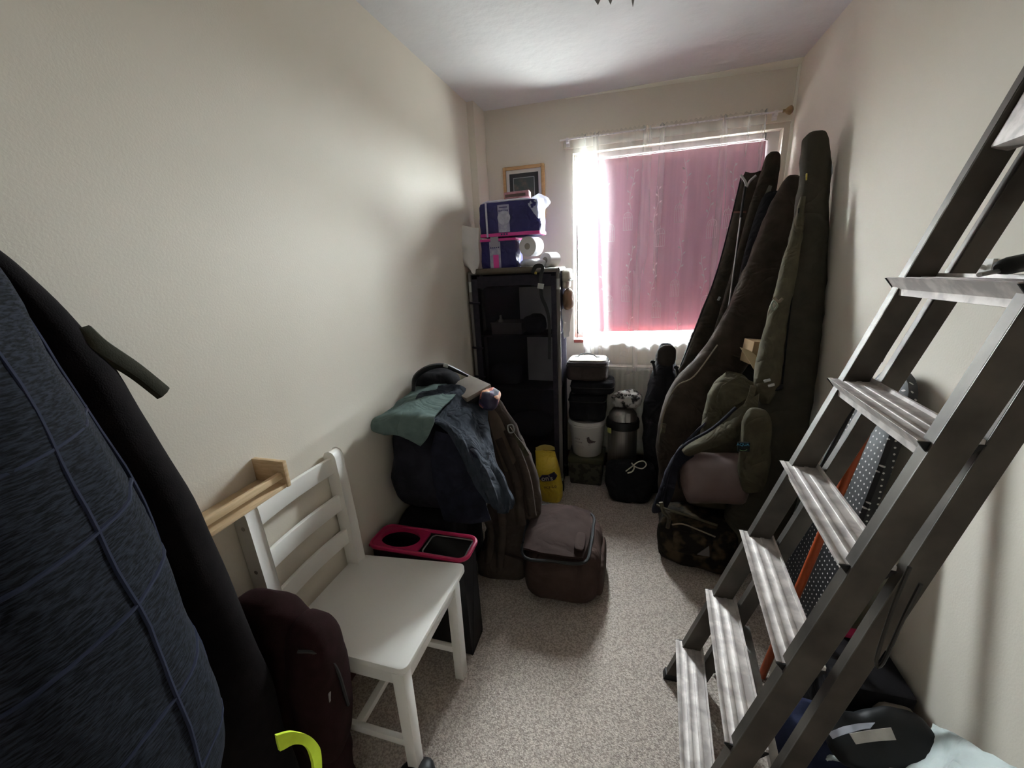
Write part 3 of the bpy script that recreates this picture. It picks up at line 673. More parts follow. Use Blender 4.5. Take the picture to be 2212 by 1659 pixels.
# loose rolls
M_PAPER = mat('white_tissue', 'd2d0d2', .9, bump=.3, bscale=90, bdist=.001)
def roll(label, c, r, l, ax):
    t = thing('toilet_roll', label, 'toilet roll', (c[0], c[1], c[2] - r)); ax = V(ax).normalized(); c = V(c) - ax * l / 2
    mb = MB(); mb.lathe([(.018, .0), (.018, -.001), (r - .004, 0), (r, .004), (r, l - .004), (r - .004, l), (.018, l)], c, 28, ax); mb.build('tissue', M_PAPER, t)
    mb = MB(); mb.lathe([(.0195, -.0005), (.0195, .001), (.016, .001), (.016, .0005)], c, 20, ax); mb.build('core', mat('grey_card_core', '8a8680', .9), t); return t
r1 = roll('white wrapped roll standing on edge beside the lower purple pack', (-.583, 2.50, 1.562), .056, .11, (.25, 1, .0))
MB().box((-.553, 2.448, 1.562), (.018, .001, .006), (0, -.2, -.25)).build('print_mark', mat('dark_violet_ink', '3a3560', .6), r1, smooth=False)
roll('white roll lying low on the cupboard top beneath the wrapped roll', (-.478, 2.53, ztop + .043), .043, .10, (.5, 1, 0))
mb = MB(); mb.soft((-.575, 2.50, ztop + .026), (.17, .12, .054), 2.4, 9, nz=.014, nf=20)
tag(mb.build('crumpled_packaging', mat('white_poly_film', 'cfced2', .45, 'b5b6bd', 14)), 'crumpled white packaging under the wrapped roll', 'packaging')
mb = MB(); mb.sheet([[(-1.038, 2.430, 1.698), (-0.977, 2.420, 1.701), (-0.923, 2.430, 1.688), (-0.886, 2.440, 1.681)], [(-1.035, 2.420, 1.619), (-0.974, 2.395, 1.614), (-0.925, 2.400, 1.599), (-0.890, 2.430, 1.584)], [(-1.032, 2.420, 1.526), (-0.971, 2.385, 1.509), (-0.927, 2.400, 1.502), (-0.891, 2.430, 1.500)], [(-0.984, 2.410, 1.477), (-0.943, 2.385, 1.449), (-0.916, 2.385, 1.421), (-0.896, 2.420, 1.457)]], 5, 5, .002, .008, (18, 18, 18))
tag(mb.build('white_paper_bag', mat('white_paper', 'cfcbc8', .85)), 'crumpled white paper bag tucked between the wall and the purple packs', 'paper bag')

# ================================================================ stack beside the cupboard
M_CAMO = mat('camouflage_cloth', '33312a', .9, '4a463c', 22, detail=2, weave=.3, contrast=(.45, .52))
M_DARKBAG = mat('black_nylon', '161518', .65, '1d1c1f', 24, weave=.3, spec=.4, crease=.025, cscale=8)
M_TAUPE = mat('taupe_nylon', '352e2d', .7, '3e3634', 24, weave=.3, crease=.015, cscale=12)
bx = thing('camo_box', 'camouflage-patterned lidded box at the foot of the stack by the cupboard', 'box', (-.26, 2.60, 0))
MB().hexa([(-.370, 2.505, 0), (-.160, 2.505, 0), (-.160, 2.70, 0), (-.370, 2.70, 0), (-.378, 2.497, .165), (-.150, 2.497, .165), (-.150, 2.70, .165), (-.378, 2.70, .165)]).build('body', M_CAMO, bx, bevel=.012)
MB().span((-.383, 2.490, .165), (-.145, 2.705, .206)).build('lid', mat('olive_lid', '46442f', .6, '3c3a28', 10), bx, bevel=.008)
bk = thing('white_bucket', 'white plastic bucket with a pigeon printed on its side', 'bucket', (-.265, 2.60, .2065))
M_BUCK = mat('white_bucket_plastic', 'c6c1bd', .4)
mb = MB(); mb.lathe([(.092, 0), (.097, .004), (.117, .215), (.122, .217), (.122, .245), (.119, .252), (.112, .252), (.111, .21), (.092, .008)], (-.265, 2.60, .2065), 40); mb.build('shell', M_BUCK, bk, angle=50)
mb = MB(); mb.lathe([(.1225, 0), (.1265, .003), (.1265, .012), (.1225, .015)], (-.265, 2.60, .2065 + .216), 40); mb.build('rim_band', M_BUCK, bk)
M_INK = mat('bucket_print_ink', '4a4340', .7)
def onb(a, z, e=.0012):     # point on the bucket side: a along the arc from its camera-facing middle
    r = .097 + (z - .004) / .211 * .020 + e; th = a / .11; return V(-.265 + r * math.sin(th + .12), 2.60 - r * math.cos(th + .12), .2065 + z)
def decal(mb, poly):
    o = len(mb.v); mb.v += [tuple(onb(a, z)) for a, z in poly]; mb.f.append(tuple(range(o, o + len(poly))))
mb = MB()                    # pigeon: body, head, wing, tail, legs
px_, pz_ = .022, .118
decal(mb, [(px_ - .024, pz_ + .030), (px_ - .018, pz_ + .040), (px_ - .010, pz_ + .036), (px_ - .008, pz_ + .024), (px_ + .004, pz_ + .012), (px_ + .014, pz_ + .006), (px_ - .004, pz_ - .010), (px_ - .018, pz_ - .004), (px_ - .024, pz_ + .010)])
decal(mb, [(px_ - .002, pz_ + .014), (px_ + .028, pz_ + .003), (px_ + .040, pz_ - .001), (px_ + .026, pz_ - .008), (px_ + .002, pz_ - .009)])
decal(mb, [(px_ - .024, pz_ + .032), (px_ - .031, pz_ + .029), (px_ - .024, pz_ + .028)])
for q in (-.010, -.002): decal(mb, [(px_ + q, pz_ - .008), (px_ + q + .002, pz_ - .008), (px_ + q - .004, pz_ - .026), (px_ + q - .010, pz_ - .026), (px_ + q - .004, pz_ - .024)])
mb.build('pigeon_print', mat('pigeon_ink', '544c4c', .7, '6d5a58', 120), bk, smooth=False)
mb = MB(); random.seed(9)
for r_, (z, n, w, h) in enumerate(((.128, 4, .008, .012), (.106, 6, .0065, .010), (.082, 9, .004, .004), (.072, 10, .004, .004), (.062, 8, .004, .004))):
    for k in range(n):
        a = -.088 + r_ * .003 + k * (w + .0025); decal(mb, [(a, z), (a + w * random.uniform(.4, .9), z), (a + w * .8, z + h), (a + w * .1, z + h * random.uniform(.7, 1))])
tag(mb.build('lettering', mat('faded_ink', '8d8683', .7), bk, smooth=False), kind='stuff')
def case(name, label, x0, x1, y0, y1, z0, z1, m, mtop=None, zipz=None, lidh=None):
    t = thing(name, label, 'bag', ((x0 + x1) / 2, (y0 + y1) / 2, z0)); c = ((x0 + x1) / 2, (y0 + y1) / 2, (z0 + z1) / 2)
    mb = MB(); mb.soft(c, (x1 - x0, y1 - y0, z1 - z0), 7, 12, nz=.006, nf=14, seed=int(z0 * 100)); mb.build('body', m, t)
    if mtop:
        mb = MB(); mb.soft((c[0], c[1], z1 - .006), (x1 - x0 - .028, y1 - y0 - .028, .020), 6, 10, nz=.003, nf=14); mb.build('top_panel', mtop, t)
    def loop(z, g, r): 
        q = []
        for k in range(28):
            th = 2 * math.pi * k / 28; cs, sn = math.cos(th), math.sin(th)
            q.append((c[0] + (x1 - x0 + g) / 2 * math.copysign(abs(cs) ** .28, cs), c[1] + (y1 - y0 + g) / 2 * math.copysign(abs(sn) ** .28, sn), z))
        return MB().tube(q, r, 6, closed=True)
    loop(z1 - .014, -.012, .0035).build('piping', M_DARKBAG, t)
    if zipz: loop(zipz, .002, .0035).build('zip', M_BLKPL, t)
    return t
c1 = case('tackle_bag', 'square black zipped case resting in the white bucket', -.378, -.140, 2.50, 2.70, .459, .645, M_DARKBAG, None, .60)
MB().box((-.26, 2.60, .646), (.19, .15, .006)).build('lid_panel', mat('grey_lid_fabric', '55504e', .8, weave=.3), c1, bevel=.002)
case('flat_bag', 'flat black bag lying under the cream-topped case', -.362, -.092, 2.48, 2.69, .651, .735, M_DARKBAG, None, .70)
c3 = case('cream_topped_case', 'brown case with cream lid and carrying handle, topmost in the stack', -.388, -.130, 2.49, 2.68, .736, .868, M_TAUPE, mat('cream_lid_fabric', '8f897a', .8, '9a9484', 12), .835)
mb = MB(); mb.tube([(-.325, 2.585, .876), (-.30, 2.582, .893), (-.262, 2.578, .899), (-.225, 2.575, .893), (-.20, 2.572, .876)], .007, 8, 4, flat=.5); mb.build('handle', M_DARKBAG, c3)
for x in (-.33, -.195): MB().box((x, 2.58, .878), (.02, .016, .004)).build('handle_tab', M_DARKBAG, c3, bevel=.001)

# ================================================================ drum, cord bag and rucksack under the window
M_STEEL = mat('brushed_stainless', '8b8784', .38, '9a9692', 3, metal=.9, stretch=(40, 40, 1))
dr_ = thing('steel_drum', 'stainless steel drum with black collar standing behind the cord bag', 'drum', (-.033, 2.555, 0))
mb = MB(); mb.lathe([(.088, .0), (.092, .01), (.092, .43)], (-.033, 2.555, 0), 32); mb.build('body', M_STEEL, dr_, angle=50)
mb = MB(); mb.lathe([(.092, .425), (.104, .43), (.104, .47), (.100, .482), (.09, .485)], (-.033, 2.555, 0), 32); mb.build('collar', M_BLKPL, dr_)
mb = MB(); mb.lathe([(.09, .484), (.086, .515), (.066, .545), (.03, .562), (.002, .565)], (-.033, 2.555, 0), 32); mb.build('dome_lid', M_STEEL, dr_)
MB().box((.0, 2.468, .517), (.035, .018, .06), (-.4, 0, 0)).build('clasp', M_STEEL, dr_, bevel=.008)
MB().box((-.112, 2.476, .425), (.028, .003, .035), (0, 0, -.6)).build('sticker', mat('yellow_green_sticker', '8f8f52', .6), dr_, bevel=.0005)
mb = MB(); mb.soft((-.01, 2.56, .612), (.19, .17, .10), 2.3, 12, nz=.022, nf=15)
zb = tag(mb.build('patterned_bundle', mat('black_white_print', '2c2a29', .85, 'a8a4a0', 22, detail=3, contrast=(.44, .52))), 'black and white patterned cloth bundled on top of the steel drum', 'cloth')
mb = MB()
for k in range(9):
    a = math.pi * (.15 + .7 * k / 8); mb.soft((-.02 - .085 * math.cos(a), 2.49 + .01 * math.sin(k * 3), .632 + .03 * math.sin(a)), (.022, .02, .018), 2, 3)
mb.build('frill', mat('black_frill', '2a2726', .9, '8d8884', 60), zb)
cb = thing('cord_bag', 'low black cloth bag with a cream cord looped over it', 'bag', (.02, 2.40, 0))
mb = MB(); mb.soft((.022, 2.385, .128), (.30, .12, .256), 6, 12, nz=.010, nf=11, warp=lambda q: (q.x * (1 - .16 * max(0, -q.z)), q.y, q.z), seed=3); mb.build('body', M_DARKBAG, cb)
mb = MB(); mb.tube([(-0.003, 2.315, 0.233), (0.031, 2.312, 0.269), (0.064, 2.312, 0.302), (0.096, 2.313, 0.311), (0.112, 2.313, 0.288), (0.092, 2.313, 0.262), (0.060, 2.311, 0.266), (0.033, 2.310, 0.282)], .0035, 7, 5); mb.tube([(0.028, 2.309, 0.294), (0.044, 2.308, 0.272), (0.035, 2.310, 0.239), (0.008, 2.314, 0.222)], .0045, 7, 4); mb.build('cream_cord', mat('cream_cord', 'c9c3ae', .8), cb)
M_RUCK = mat('black_ripstop', '1b1a1d', .6, '252327', 16, weave=.3, spec=.5, crease=.04, cscale=9)
rk = thing('black_rucksack', 'slumped black rucksack propped in front of the radiator', 'rucksack', (.13, 2.46, 0))
mb = MB(); mb.loft(bagloft([(0.204, 2.600, 0.962), (0.205, 2.600, 0.933), (0.206, 2.580, 0.799), (0.188, 2.570, 0.622), (0.191, 2.550, 0.413), (0.204, 2.545, 0.157), (.165, 2.545, .06), (.165, 2.545, .01)], [.02, .045, .065, .09, .10, .10, .10, .09], [.02, .035, .05, .075, .09, .09, .09, .08], (1, 0, 0), 24, 2.6, 5, .014, 13, 2)); mb.build('body', M_RUCK, rk)
mb = MB(); mb.soft((0.209, 2.545, 0.900), (.105, .04, .125), 3, 8, nz=.006, nf=18); mb.build('lid_pocket', mat('brown_black_nylon', '2e2926', .7, weave=.3), rk)
for a_, b_, c_, d_ in (((0.128, 2.530, 0.874), (0.140, 2.525, 0.835), (0.148, 2.520, 0.779), (0.131, 2.519, 0.865)), ((0.262, 2.530, 0.842), (0.274, 2.525, 0.804), (0.283, 2.520, 0.748), (0.264, 2.519, 0.834))):
    s_ = MB().tube([a_, b_, c_], .009, 6, 3, flat=.3, up=(0, 1, 0)).build('strap', M_BLKPL, rk)
    MB().box(d_, (.026, .008, .02), (.2, .3, 0)).build('buckle', M_BLKPL, s_, bevel=.003)
mb = MB(); mb.tube([(0.116, 2.440, 0.530), (0.164, 2.420, 0.614), (0.213, 2.430, 0.670), (0.245, 2.460, 0.691)], .012, 8, 4, flat=.4, up=(0, 1, 0)); mb.build('strap', M_RUCK, rk)

# ================================================================ fishing rod bags
M_H1 = mat('black_brown_rod_bag', '27221d', .75, '342d26', 18, weave=.4, bump=.2, bscale=30, crease=.035, cscale=7)
M_H3 = mat('dark_brown_rod_bag', '2f2823', .7, '3d342d', 14, weave=.4, bump=.2, bscale=30, crease=.045, cscale=6)
M_OL = mat('olive_rod_bag', '33302a', .8, '3a362e', 18, weave=.4, bump=.2, bscale=30, crease=.025, cscale=7)
M_KH = mat('khaki_canvas', '423d31', .85, '4c4739', 18, weave=.4, crease=.04, cscale=8)
M_BLK = mat('black_canvas', '161517', .85, '1e1c1f', 18, weave=.3, crease=.03, cscale=8)
M_PIPE = mat('worn_piping', '6b6152', .8)
h1 = thing('rod_bag', 'long black-brown rod bag nearest the window, leaning up from behind the rucksack', 'rod bag', (.32, 2.5, 0))
p1 = [(0.604, 2.665, 1.853), (0.603, 2.660, 1.825), (0.563, 2.630, 1.468), (0.468, 2.590, 1.079), (0.369, 2.550, 0.811), (0.299, 2.500, 0.532), (0.300, 2.500, 0.254), (.31, 2.50, .02)]
mb = MB(); mb.loft(bagloft(p1, [.045, .066, .085, .10, .085, .085, .09, .08], [.025, .035, .045, .055, .055, .055, .06, .06], (1, 0, 0), 24, 2.6, 6, .008, 12, 5)); b_ = mb.build('sleeve', M_H1, h1)
MB().tube([(0.531, 2.620, 1.844), (0.499, 2.600, 1.649), (0.445, 2.570, 1.364), (0.370, 2.540, 1.113), (0.285, 2.500, 0.850)], .0035, 6, 4).build('piping', M_BLK, h1)
MB().box((0.461, 2.525, 1.229), (.012, .006, .022), (0, .4, 0)).build('zip_puller', M_JOINT, h1, bevel=.002)
MB().box((0.537, 2.600, 1.674), (.06, .004, .010), (0, .06, 0)).build('hook_tab', mat('red_brown_tab', '6e4a40', .7), h1, bevel=.001)
h2 = thing('rod_sleeve', 'slim rod sleeve with a grey front panel and rounded tip', 'rod bag', (.6, 2.5, .7))
p2 = [(0.664, 2.600, 1.943), (0.662, 2.595, 1.917), (0.652, 2.590, 1.825), (0.624, 2.575, 1.661), (0.581, 2.550, 1.431), (0.526, 2.520, 1.191), (0.482, 2.490, 0.990), (.44, 2.42, .55), (.43, 2.37, .01)]
mb = MB(); mb.loft(bagloft(p2, [.018, .035, .045, .055, .055, .05, .045, .05, .05], [.014, .02, .024, .024, .024, .022, .022, .03, .03], (1, 0, 0), 20, 2.6, 6, .003, 14, 1)); mb.build('sleeve', M_H1, h2)
mb = MB(); mb.sheet([[(0.651, 2.563, 1.789), (0.666, 2.562, 1.783)], [(0.598, 2.545, 1.638), (0.637, 2.543, 1.626)], [(0.564, 2.523, 1.456), (0.613, 2.521, 1.439)], [(0.540, 2.500, 1.279), (0.573, 2.499, 1.265)], [(0.531, 2.488, 1.181), (0.543, 2.488, 1.179)]], 3, 4, .003); mb.build('grey_panel', mat('grey_green_webbing', '615e55', .85, weave=.5), h2)
rr_ = thing('rod_rest', 'slim telescopic rod rest with a silver Y-shaped head', 'rod rest', (.45, 2.42, .6))
MB().tube([(0.530, 2.500, 1.785), (0.522, 2.495, 1.639)], .0065, 10).build('upper_pole', M_BLKPL, rr_)
MB().tube([(0.522, 2.495, 1.639), (0.505, 2.475, 1.221), (0.484, 2.460, 1.014)], .0042, 10).build('lower_pole', M_JOINT, rr_)
mb = MB(); mb.tube([(0.503, 2.500, 1.840), (0.527, 2.500, 1.808), (0.534, 2.500, 1.782)], .006, 8, 3); mb.tube([(0.573, 2.500, 1.831), (0.548, 2.500, 1.808), (0.536, 2.500, 1.782)], .006, 8, 3); mb.build('y_head', M_JOINT, rr_)
h4 = thing('rod_bag', 'black rod bag standing in shadow between the grey sleeve and the brown rod bag', 'rod bag', (.5, 2.4, 0))
p4 = [(0.692, 2.530, 1.727), (0.689, 2.520, 1.694), (0.670, 2.490, 1.427), (0.632, 2.450, 1.049), (0.591, 2.420, 0.771), (.59, 2.41, .3), (.60, 2.40, .01)]
mb = MB(); mb.loft(bagloft(p4, [.06, .085, .12, .13, .12, .11, .11], [.03, .035, .04, .045, .045, .05, .05], (1, 0, 0), 20, 2.8, 5, .006, 12, 8)); mb.build('sleeve', M_BLK, h4)
h3 = thing('rod_bag', 'broad dark brown rod bag with a bulging lower end and worn piping', 'rod bag', (.36, 2.25, 0))
p3 = [(0.718, 2.440, 1.789), (0.710, 2.430, 1.760), (0.689, 2.410, 1.599), (0.629, 2.360, 1.342), (0.556, 2.320, 1.119), (0.443, 2.280, 0.909), (0.350, 2.250, 0.737), (0.323, 2.220, 0.534), (0.331, 2.200, 0.322), (.33, 2.18, .10), (.33, 2.18, .01)]
mb = MB(); mb.loft(bagloft(p3, [.02, .045, .08, .105, .115, .115, .15, .165, .16, .15, .14], [.025, .035, .05, .055, .06, .065, .075, .085, .085, .08, .08], (1, 0, 0), 28, 2.8, 6, .010, 10, 6)); mb.build('sleeve', M_H3, h3)
MB().tube([(0.171, 2.180, 0.416), (0.169, 2.180, 0.554), (0.188, 2.170, 0.705), (0.236, 2.170, 0.824), (0.317, 2.180, 0.878), (0.418, 2.220, 1.031)], .004, 6, 5).build('piping', M_PIPE, h3)
MB().box((0.183, 2.165, 0.588), (.022, .012, .055), (0, .1, 0)).build('buckle', M_KH, h3, bevel=.003)
h5 = thing('rod_bag', 'tall olive rod bag leaning on the right wall, the highest of the group', 'rod bag', (.62, 1.92, 0))
p5 = [(0.711, 2.205, 1.928), (0.713, 2.200, 1.909), (0.719, 2.195, 1.844), (0.723, 2.170, 1.689), (0.716, 2.120, 1.427), (0.706, 2.070, 1.156), (0.683, 2.020, 0.916), (0.646, 1.980, 0.685), (0.626, 1.950, 0.463), (.595, 1.92, .18), (.585, 1.91, .01)]
mb = MB(); mb.loft(bagloft(p5, [.03, .045, .052, .058, .075, .085, .10, .125, .135, .135, .12], [.02, .03, .038, .04, .05, .055, .06, .075, .08, .08, .075], (1, .15, 0), 28, 3.0, 6, .008, 10, 4)); b5 = mb.build('sleeve', M_OL, h5)
q5 = [(0.664, 2.100, 1.677), (0.654, 2.080, 1.542), (0.632, 2.050, 1.375), (0.611, 2.020, 1.243), (0.589, 1.985, 1.079), (0.576, 1.950, 0.911), (0.573, 1.940, 0.829)]
mb = MB(); mb.loft(bagloft(q5, [.008, .02, .032, .036, .046, .05, .02], [.008, .02, .03, .034, .04, .044, .02], (1, 0, 0), 18, 2.3, 6, .006, 16, 9)); qv = mb.build('quiver', M_KH, h5)
MB().tube([(0.568, 1.975, 1.283), (0.585, 1.968, 1.265), (0.601, 1.975, 1.277)], .006, 8, 4).build('toggle', M_PIPE, qv)
mb = MB(); mb.tube([(0.568, 1.968, 1.269), (0.561, 1.966, 1.246), (0.573, 1.966, 1.231), (0.583, 1.966, 1.250)], .004, 8, 4, closed=True); mb.build('cord_loop', mat('grey_green_cord', '6d7265', .7), qv)
MB().tube([(0.650, 2.085, 1.632), (0.655, 2.045, 1.356), (0.646, 2.000, 1.107), (0.636, 1.945, 0.915)], .003, 6, 5).build('seam', M_BLK, h5)
MB().box((0.671, 2.115, 1.753), (.006, .004, .026), (0, -.1, 0)).build('brass_puller', mat('brass', '9a8a40', .4, metal=.6), h5, bevel=.0015)
mb = MB(); mb.soft((0.528, 1.825, 0.645), (.115, .085, .40), 3, 10, nz=.012, nf=12, rot=(0, -.05, 0)); pk = mb.build('front_pocket', M_KH, h5)
mb = MB(); mb.soft((0.595, 1.930, 0.897), (.085, .03, .022), 4, 6, rot=(0, -.3, 0)); mb.build('webbing', M_BLK, h5)
for c_ in ((0.564, 1.905, 0.941), (0.582, 1.905, 0.921)): MB().box(c_, (.026, .008, .013), (0, -.35, 0)).build('buckle', M_JOINT, h5, bevel=.003)
def text(name, s, loc, size, m, parent, right, up, ext=.0006):
    cu = bpy.data.curves.new(name, 'FONT'); cu.body = s; cu.size = size; cu.align_x = 'CENTER'; cu.align_y = 'CENTER'; cu.extrude = ext; cu.materials.append(m)
    o = bpy.data.objects.new(name, cu); COL.objects.link(o)
    r = V(right).normalized(); u = V(up); u = (u - r * u.dot(r)).normalized(); n_ = r.cross(u)
    o.matrix_local = Matrix.Translation(V(loc) - ORG[parent.name]) @ Matrix((r, u, n_)).transposed().to_4x4(); o.parent = parent
    dg = bpy.context.evaluated_depsgraph_get(); me = bpy.data.meshes.new_from_object(o.evaluated_get(dg)); q = bpy.data.objects.new(name, me); q.matrix_local = o.matrix_local.copy(); bpy.data.objects.remove(o); q.name = name
    COL.objects.link(q); q.parent = parent; return q
MB().box((0.472, 1.780, 0.683), (.046, .006, .042), (0, -.06, 0)).build('woven_badge', mat('black_badge', '14171b', .8), h5, smooth=False)
text('badge_lettering', 'AQUA', (0.468, 1.776, 0.694), .0168, mat('blue_thread', '3f86a8', .7), h5, (1, 0, .06), (0, 0, 1))
MB().tube([(0.458, 1.776, 0.669), (0.473, 1.776, 0.666), (0.486, 1.776, 0.673)], .0015, 6, 3).build('badge_wave', mat('green_thread', '5f8a5a', .7), h5)

# ---- khaki carryall with a stuffed sleeping bag, camouflage bag below
ca = thing('khaki_carryall', 'open khaki carryall holding a rolled sleeping bag', 'bag', (.40, 2.0, .2))
mb = MB(); mb.loft(bagloft([(0.489, 2.080, 0.904), (0.486, 2.080, 0.888), (0.474, 2.060, 0.806), (0.461, 2.050, 0.667), (0.453, 2.050, 0.518), (.42, 2.05, .40), (.42, 2.04, .25)], [.03, .07, .105, .11, .115, .115, .11], [.03, .05, .06, .065, .07, .07, .07], (1, 0, 0), 24, 3, 5, .010, 12, 3)); mb.build('body', M_KH, ca)
mb = MB(); mb.sheet([[(0.410, 1.990, 0.889), (0.472, 1.985, 0.930), (0.535, 1.970, 0.913)], [(0.393, 1.985, 0.832), (0.464, 1.975, 0.856), (0.529, 1.960, 0.864)], [(0.392, 1.985, 0.777), (0.417, 1.975, 0.778), (0.454, 1.970, 0.786)]], 5, 5, .005, .005, (14, 14, 14)); mb.build('flap', M_KH, ca)
mb = MB(); mb.sheet([[(0.539, 1.900, 0.883), (0.474, 1.900, 0.817), (0.401, 1.910, 0.720), (0.301, 1.920, 0.640), (0.247, 1.920, 0.600)], [(0.533, 1.880, 0.827), (0.473, 1.870, 0.763), (0.407, 1.870, 0.681), (0.315, 1.870, 0.629), (0.256, 1.880, 0.584)], [(0.527, 1.900, 0.743), (0.480, 1.890, 0.700), (0.414, 1.890, 0.643), (0.349, 1.890, 0.610), (0.284, 1.900, 0.564)]], 5, 5, .010, .006, (12, 12, 12)); mb.build('turned_edge', M_KH, ca)
M_LIN = mat('dark_blue_black_lining', '1a1920', .8, '23222a', 16, weave=.3, crease=.03, cscale=10)
mb = MB(); mb.sheet([[(0.371, 2.020, 0.709), (0.307, 1.970, 0.654), (0.254, 1.930, 0.603), (0.304, 1.900, 0.566)], [(0.296, 2.020, 0.594), (0.232, 1.950, 0.560), (0.205, 1.900, 0.521), (0.246, 1.885, 0.508)], [(0.262, 2.020, 0.465), (0.184, 1.940, 0.422), (0.175, 1.895, 0.370), (0.223, 1.885, 0.369)], [(0.225, 2.020, 0.329), (0.144, 1.930, 0.279), (0.136, 1.900, 0.236), (0.197, 1.888, 0.273)]], 5, 5, .008, .008, (13, 13, 13)); mb.build('lining', M_LIN, ca)
MB().tube([(0.448, 1.868, 0.827), (0.363, 1.860, 0.727), (0.252, 1.870, 0.630), (0.206, 1.870, 0.536), (0.181, 1.875, 0.395), (0.170, 1.880, 0.275)], .007, 8, 5).build('piping', M_LIN, ca)
mb = MB(); mb.tube([(0.522, 1.930, 0.909), (0.510, 1.905, 0.870), (0.492, 1.885, 0.823)], .014, 6, 4, flat=.25, up=(0, 1, 0)); mb.build('strap', M_KH, ca)
sb_ = thing('sleeping_bag', 'rolled mauve-brown sleeping bag stuffed into the khaki carryall', 'sleeping bag', (.37, 1.90, .27))
M_MAUVE = mat('mauve_brown_nylon', '5b4a47', .5, '655350', 9, spec=.5, bump=.1, bscale=14)
def puff(q): return (q.x, q.y, q.z)
rings = []
ax0, ax1 = V((0.255, 1.935, 0.432)), V((0.549, 1.925, 0.457))
for k in range(25):
    s_ = k / 24; c_ = ax0.lerp(ax1, s_); r_ = .120 * (1 - max(0, (.12 - s_) / .12) ** 2 * .72 - max(0, (s_ - .88) / .12) ** 2 * .6); rg = ring(c_, ax1 - ax0, (0, 0, 1), r_, r_ * .85, 40, 2.2)
    ga = max(0, 1 - s_ / .35)
    rings.append([p + (p - c_).normalized() * (.008 * ga * math.sin(j * 2 * math.pi / 40 * 11 + 2 * math.sin(s_ * 9)) + .004 * noise.noise(p * 14)) for j, p in enumerate(rg)])
mb = MB(); mb.loft(rings); mb.build('stuff_sack', M_MAUVE, sb_)
mb = MB(); mb.tube([(0.233, 1.835, 0.543), (0.229, 1.825, 0.491), (0.242, 1.835, 0.426)], .003, 6, 4); mb.build('drawstring', M_BLK, sb_)
M_CAMO2 = mat('woodland_camo_nylon', '1b1713', .8, '453a2b', 15, detail=2, weave=.3, contrast=(.48, .66), crease=.03, cscale=9)
cm = thing('camo_bag', 'camouflage holdall on the carpet beneath the mauve sleeping bag', 'bag', (.33, 1.92, 0))
mb = MB(); mb.soft((.345, 1.92, .118), (.36, .26, .236), 5, 14, nz=.014, nf=9, rot=(0, 0, -.22), seed=2); mb.build('body', M_CAMO2, cm)
def arc(pts, r=.004): return MB().tube(pts, r, 6, 5)
arc([(0.145, 1.840, 0.323), (0.190, 1.820, 0.317), (0.288, 1.790, 0.312), (0.401, 1.760, 0.300)], .006).build('zip_flap', M_KH, cm)
arc([(0.217, 1.800, 0.250), (0.260, 1.780, 0.273), (0.328, 1.765, 0.261), (0.395, 1.750, 0.246)], .004).build('pocket_piping', M_PIPE, cm)
arc([(0.164, 1.835, 0.342), (0.178, 1.825, 0.299), (0.202, 1.815, 0.276), (0.198, 1.810, 0.222)], .010).build('strap', mat('camo_strap', '4a4232', .8, '2d2820', 20), cm)
mb = MB(); mb.soft((0.309, 1.790, 0.164), (.17, .035, .11), 5, 8, nz=.006, nf=16, rot=(0, 0, -.22)); mb.build('front_pocket', M_CAMO2, cm)
mb = MB(); o_ = [(0.327, 1.757, 0.134), (0.373, 1.745, 0.197), (0.379, 1.745, 0.140)]; mb.add(o_ + [V(p) + V(0, .004, 0) for p in o_], [(0, 1, 2), (5, 4, 3), (0, 3, 4, 1), (1, 4, 5, 2), (2, 5, 3, 0)]); mb.build('reflective_patch', mat('grey_patch', '55504c', .5), cm, smooth=False)
# cardboard carton wedged behind
M_CARD = mat('brown_cardboard', '9c8465', .85, 'a88f6e', 6)
ct = thing('cardboard_carton', 'small brown cardboard carton wedged behind the tall olive rod bag', 'carton', (.66, 2.17, .95))
cpt = V((0.599, 2.190, 1.004))
MB().box(cpt, (.12, .09, .11), (0, .1, .25)).build('box', M_CARD, ct, bevel=.002)
mb = MB(); mb.sheet([[(0.496, 2.120, 1.040), (0.534, 2.110, 1.027), (0.563, 2.100, 1.006)], [(0.527, 2.090, 0.992), (0.547, 2.085, 0.978), (0.570, 2.080, 0.966)], [(0.552, 2.070, 0.946), (0.563, 2.065, 0.937), (0.574, 2.060, 0.934)]], 3, 3, .002); mb.build('open_flap', mat('pale_cardboard', 'b3a07f', .85), ct)
MB().box(cpt + V(.005, -.048, .0), (.05, .002, .04), (0, .1, .25)).build('paper_label', mat('white_label', 'c9c5bc', .7), ct, smooth=False)
# shiny clear film against the wall behind the tall bag
mb = MB(); mb.sheet([[(0.792, 2.270, 1.851), (0.793, 2.241, 1.828), (0.793, 2.198, 1.772)], [(0.785, 2.262, 1.833), (0.786, 2.226, 1.803), (0.788, 2.190, 1.764)], [(0.785, 2.263, 1.788), (0.784, 2.226, 1.771), (0.786, 2.205, 1.760)]], 4, 4, .0008, .004, (30, 30, 30))
tag(mb.build('clear_film', M_CLEARF), 'scrap of shiny clear film trapped behind the tall olive bag', 'plastic film')

